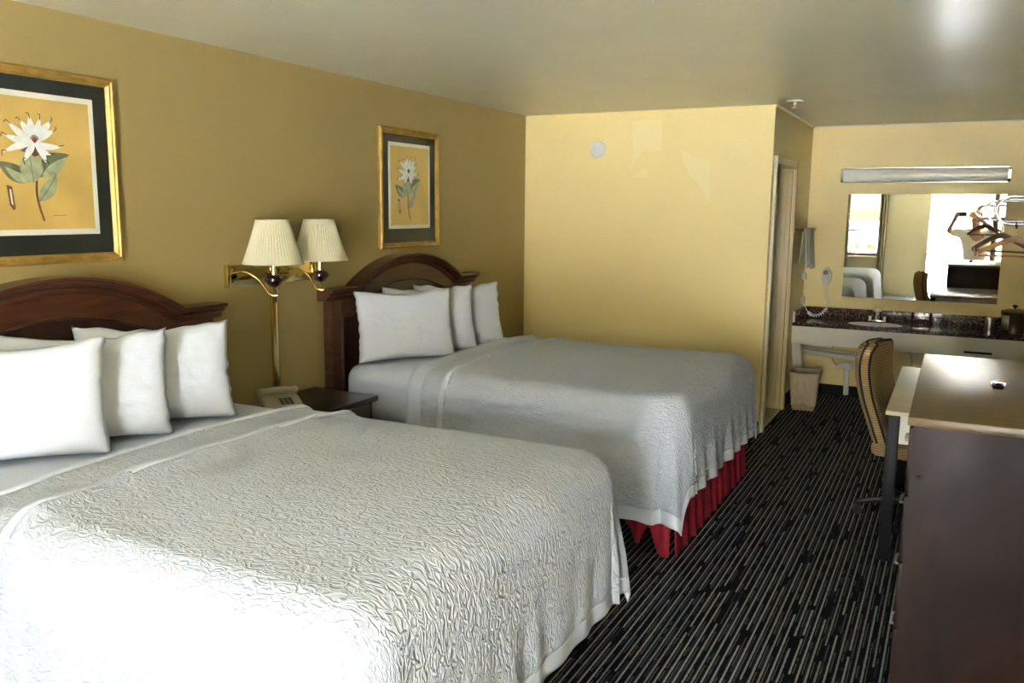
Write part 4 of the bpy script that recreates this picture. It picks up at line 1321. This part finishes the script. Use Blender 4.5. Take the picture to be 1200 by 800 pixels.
# back: curved padded slab, faces +X
prf = smoothpath([(-0.150, 0, 0.44), (-0.195, 0, 0.56), (-0.245, 0, 0.70), (-0.272, 0, 0.83), (-0.270, 0, 0.92), (-0.262, 0, 0.975)], 6)
def backf(a, b_, s_):
    s = b_ * (len(prf) - 1)
    k = min(int(s), len(prf) - 2)
    p = prf[k].lerp(prf[k + 1], s - k)
    d = (prf[k + 1] - prf[k]).normalized()
    nn = Vector((d.z, 0, -d.x))
    v = 2 * a - 1
    wtop = 0.225 * (1 - 0.42 * max(0, (b_ - 0.72) / 0.28) ** 2.4)
    edge = (1 - abs(v) ** 5) ** 0.5 if abs(v) < 1 else 0
    tb_ = (min(1, b_ / 0.06) * min(1, max(0, 1 - b_) / 0.10)) ** 0.5
    th = s_ * 0.030 * edge * tb_
    curve = 0.035 * v * v
    q = p + nn * th
    return (q.x + curve, v * wtop, q.z)
mb = MB()
for s_ in (1, -1):
    mb.grid(20, 26, lambda a, b_, s_=s_: tuple(Vector(backf(a, b_, s_)) + Vector((0.022 * s_, 0, 0))))
bk = mb.build('backrest', 'chair_cloth', ch, smooth=60)
mb = MB()
rim_ = []
for k in range(27):
    rim_.append(backf(0, k / 26, 0))
for k in range(1, 20):
    rim_.append(backf(k / 20, 1, 0))
for k in range(27):
    rim_.append(backf(1, 1 - k / 26, 0))
# upholstered edge between the two faces
ed = MB()
n = len(rim_)
vs = []
for p in rim_:
    vs += [(p[0] + 0.024, p[1], p[2]), (p[0] - 0.024, p[1], p[2])]
fs = [(2 * i, 2 * i + 1, 2 * i + 3, 2 * i + 2) for i in range(n - 1)]
ed.add(vs, fs)
ed.build('back_edge', 'chair_cloth', ch, smooth=60)
for s_ in (1, -1):
    mb = MB()
    mb.tube([(p[0] + 0.024 * s_, p[1], p[2]) for p in rim_], 0.0065, 8)
    mb.build('piping', 'base_black_cloth', bk)
mb = MB()
bm = bmesh.new()
bmesh.ops.create_cube(bm, size=1)
for v in bm.verts:
    v.co = (0.05 + v.co.x * 0.46, v.co.y * 0.48, 0.43 + v.co.z * 0.085)
bmesh.ops.bevel(bm, geom=list(bm.edges), offset=0.036, segments=4, affect='EDGES', profile=0.5)
bm.verts.index_update()
mb.add([v.co[:] for v in bm.verts], [[v.index for v in q.verts] for q in bm.faces])
bm.free()
mb.build('seat', 'chair_cloth', ch, smooth=60)
MB().box(-0.10, 0.14, -0.12, 0.12, 0.36, 0.39, 0.008).build('mechanism', 'black_metal', ch)
MB().tube(smoothpath([(-0.02, 0, 0.37), (-0.16, 0, 0.37), (-0.21, 0, 0.44), (-0.235, 0, 0.56)], 5), 0.02, 8).build('back_bracket', 'black_metal', ch)
MB().lathe([(0.032, 0.08), (0.032, 0.22), (0.018, 0.225), (0.018, 0.365)], n=16).build('gas_column', 'black_metal', ch)
for k in range(5):
    a = math.radians(196 + 72 * k)
    ex, ey = 0.27 * cos(a), 0.27 * sin(a)
    lgk = MB().tube([(0.02 * cos(a), 0.02 * sin(a), 0.115), (0.14 * cos(a), 0.14 * sin(a), 0.10), (ex, ey, 0.072)], [0.026, 0.02, 0.015], 8).build('base_leg', 'black_plastic', ch)
    cst = MB()
    for s_ in (-1, 1):
        tx, ty = -sin(a) * s_, cos(a) * s_
        cst.tube([(ex + tx * 0.006, ey + ty * 0.006, 0.026), (ex + tx * 0.024, ey + ty * 0.024, 0.026)], 0.026, 14)
    cst.tube([(ex, ey, 0.03), (ex, ey, 0.075)], 0.006, 8)
    cst.build('caster', 'black_plastic', lgk)

# ------------------------------------------------------------------ chrome hanger rack with wooden hangers on the right wall
rk = thing('hanger_rack', 'chrome wall rack of rounded loops on the right wall', 'rack', (XR, 2.0, 1.70))
loops = ((1.75, 3.425, 1.698, 0.076), (2.15, 3.428, 1.70, 0.066), (2.75, 3.392, 1.70, 0.062))
for (yy, xl, zc, hh) in loops:
    pts = [(XR, yy, zc + hh)]
    pts += [(xl + hh - hh * sin(PI * k / 16), yy, zc + hh * cos(PI * k / 16)) for k in range(17)]
    pts += [(XR, yy, zc - hh)]
    MB().tube([(a - XR, b_ - 2.0, c_ - 1.70) for a, b_, c_ in pts], 0.0085, 10).build('loop', 'chrome', rk, smooth=60)
    for s_ in (-1, 1):
        o = MB().lathe([(0, 0), (0.022, 0), (0.022, 0.004), (0.012, 0.012), (0, 0.012)], n=14).build('flange', 'chrome', rk)
        o.matrix_local = Matrix.Translation((0, yy - 2.0, zc + s_ * hh - 1.70)) @ Matrix.Rotation(-PI / 2, 4, 'Y')
MB().tube([(3.56 - XR, loops[0][0] - 2.03, 0.085), (3.56 - XR, loops[2][0] - 1.97, 0.078)], 0.007, 8).build('cross_rod', 'chrome', rk)
def hanger(loc, rotz, m_, label, wd=0.205):
    hg = thing('coat_hanger', label, 'hanger', loc, rotz, 'wooden hangers on the rack')
    # ring round the tube, stem, shoulders, bar; origin at the ring centre
    MB().tube([(0, 0.017 * cos(2 * PI * k / 20), 0.017 * sin(2 * PI * k / 20)) for k in range(20)], 0.0035, 8, closed=True).build('ring', 'black_metal', hg, smooth=60)
    MB().tube([(0, 0, -0.018), (0, 0, -0.06)], 0.004, 8).build('stem', 'steel', hg)
    mb = MB()
    up_, lo_ = [], []
    for k in range(25):
        s_ = -1 + 2 * k / 24
        z_ = -0.058 - 0.098 * abs(s_) ** 1.25
        th = 0.034 - 0.012 * abs(s_)
        up_.append((s_ * wd, z_))
        lo_.append((s_ * wd * (1 if abs(s_) < 0.99 else 0.98), z_ - th))
    mb.prism(up_ + lo_[::-1], lambda a, b_, d: (a, d + 0.02 * (a / wd) ** 2, b_), -0.007, 0.009)
    mb.build('shoulders', m_, hg, smooth=50)
    MB().tube([(-wd * 0.9, 0.015, -0.172), (wd * 0.9, 0.015, -0.172)], 0.006, 10).build('trouser_bar', m_, hg)
    for s_ in (-1, 1):
        MB().box(s_ * wd * 0.9 - 0.004, s_ * wd * 0.9 + 0.004, 0.008, 0.022, -0.185, -0.155).build('bar_peg', 'steel', hg)
    return hg
hanger((3.528, 1.75, 1.698 - 0.076 - 0.0085 + 0.003), math.radians(-14), 'hanger_wood', 'light wooden coat hanger on the front loop of the chrome rack')
hanger((3.475, 2.15, 1.70 - 0.066 - 0.0085 + 0.003), math.radians(-38), 'hanger_dark', 'dark wooden coat hanger on the second loop of the chrome rack', 0.20)

# ------------------------------------------------------------------ the person taking the picture (seen in the mirror)
pe = thing('person', 'person in a white shirt and brown cap holding up a phone, seen in the mirror', 'person', (3.52, -4.16, 0))
def skin(name, verts, edges, rads, m_, root, sub=2):
    me = bpy.data.meshes.new(name)
    me.from_pydata(verts, edges, [])
    me.materials.append(MATS[m_])
    o_ = bpy.data.objects.new(name, me)
    C.objects.link(o_)
    o_.parent = pe
    o_.modifiers.new('skin', 'SKIN').use_smooth_shade = True
    sd_ = me.skin_vertices[0].data
    for i, r_ in enumerate(rads):
        sd_[i].radius = r_ if isinstance(r_, tuple) else (r_, r_)
        sd_[i].use_root = (i == root)
    ss = o_.modifiers.new('sub', 'SUBSURF')
    ss.levels = sub
    ss.render_levels = sub
    return o_
# joints in local metres: x right, y towards the mirror
pel, wst, chs, nck, hd0, hd1, hd2 = (0, 0, 0.88), (0, 0.0, 1.04), (0, 0.0, 1.24), (-0.01, 0.03, 1.42), (-0.02, 0.055, 1.49), (-0.02, 0.065, 1.565), (-0.02, 0.06, 1.64)
shL, shR = (-0.19, 0.01, 1.345), (0.19, 0.01, 1.345)
elL, elR = (-0.44, 0.20, 1.37), (0.24, 0.28, 1.42)
wrL, wrR = (-0.345, 0.335, 1.59), (0.0, 0.36, 1.61)
hnL, hnR = (-0.335, 0.355, 1.66), (-0.10, 0.36, 1.665)
hipL, hipR = (-0.10, 0, 0.86), (0.10, 0, 0.86)
knL, knR = (-0.11, 0.03, 0.48), (0.11, 0.02, 0.48)
anL, anR = (-0.12, -0.01, 0.09), (0.12, -0.02, 0.09)
toL, toR = (-0.13, 0.14, 0.035), (0.14, 0.13, 0.035)
V = [pel, wst, chs, nck, hd0, hd1, hd2, shL, elL, wrL, hnL, shR, elR, wrR, hnR, hipL, knL, anL, toL, hipR, knR, anR, toR]
Rr = [(0.15, 0.11), (0.14, 0.10), (0.16, 0.11), 0.058, (0.07, 0.085), (0.078, 0.095), (0.062, 0.075), 0.065, 0.046, 0.03, 0.04, 0.065, 0.046, 0.03, 0.04, 0.085, 0.06, 0.042, 0.04, 0.085, 0.06, 0.042, 0.04]
E = [(0, 1), (1, 2), (2, 3), (3, 4), (4, 5), (5, 6), (2, 7), (7, 8), (8, 9), (9, 10), (2, 11), (11, 12), (12, 13), (13, 14), (0, 15), (15, 16), (16, 17), (17, 18), (0, 19), (19, 20), (20, 21), (21, 22)]
# fingers on both hands: four curled over the phone's edge plus a thumb
for (hi, hn, dx) in ((10, hnL, 1), (14, hnR, -1)):
    for k in range(4):
        base = (hn[0] + dx * 0.005, hn[1] + 0.012, hn[2] + 0.034 - 0.02 * k)
        mid = (hn[0] + dx * 0.030, hn[1] + 0.045, hn[2] + 0.036 - 0.02 * k)
        tip = (hn[0] + dx * (0.058 - 0.006 * abs(k - 1)), hn[1] + 0.040, hn[2] + 0.034 - 0.02 * k)
        i0 = len(V)
        V += [base, mid, tip]
        Rr += [0.011, 0.0095, 0.008]
        E += [(hi, i0), (i0, i0 + 1), (i0 + 1, i0 + 2)]
    i0 = len(V)
    V += [(hn[0] + dx * 0.02, hn[1] - 0.015, hn[2] - 0.02), (hn[0] + dx * 0.05, hn[1] - 0.012, hn[2] - 0.005)]
    Rr += [0.012, 0.010]
    E += [(hi, i0), (i0, i0 + 1)]
skin('body', V, E, Rr, 'skin', 0)
mL, mR = tuple((a + b_) / 2 for a, b_ in zip(shL, elL)), tuple((a + b_) / 2 for a, b_ in zip(shR, elR))
skin('shirt', [(0, 0, 0.83), wst, chs, (0, 0.01, 1.36), shL, mL, tuple(b_ * 0.85 + a * 0.15 for a, b_ in zip(shL, elL)), shR, mR, tuple(b_ * 0.85 + a * 0.15 for a, b_ in zip(shR, elR))],
     [(0, 1), (1, 2), (2, 3), (2, 4), (4, 5), (5, 6), (2, 7), (7, 8), (8, 9)],
     [(0.185, 0.145), (0.18, 0.14), (0.19, 0.135), (0.09, 0.08), 0.09, 0.08, 0.078, 0.09, 0.08, 0.078], 'shirt', 1)
skin('trousers', [(0, 0, 0.93), pel, hipL, knL, (-0.12, -0.01, 0.12), hipR, knR, (0.12, -0.02, 0.12)],
     [(0, 1), (1, 2), (2, 3), (3, 4), (1, 5), (5, 6), (6, 7)], [(0.17, 0.13), (0.175, 0.135), 0.11, 0.082, 0.072, 0.11, 0.082, 0.072], 'trousers', 1)
for (an, to) in ((anL, toL), (anR, toR)):
    MB().box(an[0] - 0.055, an[0] + 0.05, an[1] - 0.09, to[1] + 0.07, 0.0, 0.085, 0.03).build('shoe', 'shoe', pe, smooth=60)
# cap: dome and brim
cp = MB().lathe([(0.108, 0.0), (0.108, 0.03), (0.098, 0.07), (0.07, 0.10), (0.03, 0.114), (0, 0.116)], n=28)
cp.v = [(q[0] * 0.92, q[1] * 1.05, q[2]) for q in cp.v]
co = cp.build('cap', 'cap_cloth', pe, smooth=60)
co.location = (-0.02, 0.055, 1.615)
br = MB().prism([(0.095 * cos(PI * k / 14), 0.06 + 0.10 * sin(PI * k / 14)) for k in range(15)], lambda a, b_, d: (a, b_, d), -0.004, 0.004).build('brim', 'cap_cloth', co)
# face
for s_ in (-1, 1):
    MB().lathe([(0, -0.009), (0.008, -0.005), (0.010, 0), (0.008, 0.005), (0, 0.009)], (-0.02 + s_ * 0.032, 0.155, 1.565), n=10).build('eye', 'ink', pe)
    MB().lathe([(0, -0.03), (0.010, -0.02), (0.014, 0.0), (0.010, 0.02), (0, 0.03)], (-0.02 + s_ * 0.085, 0.06, 1.56), n=10).build('ear', 'skin', pe)
MB().tube([(-0.02, 0.15, 1.57), (-0.02, 0.172, 1.54), (-0.02, 0.155, 1.528)], [0.008, 0.016, 0.012], 8).build('nose', 'skin', pe)
MB().tube([(-0.042, 0.143, 1.503), (-0.02, 0.15, 1.501), (0.002, 0.143, 1.503)], [0.003, 0.006, 0.003], 8).build('mouth', 'dark_red', pe)
# phone just behind the lens
pho = thing('mobile_phone', 'dark mobile phone held up sideways by the person in the mirror', 'phone', (0, 0, 0))
pho.matrix_world = M4 @ Matrix.Translation((0.03, -0.005, 0.014))
MB().box(-0.075, 0.075, -0.037, 0.037, -0.004, 0.004, 0.003).build('body', 'phone_body', pho)
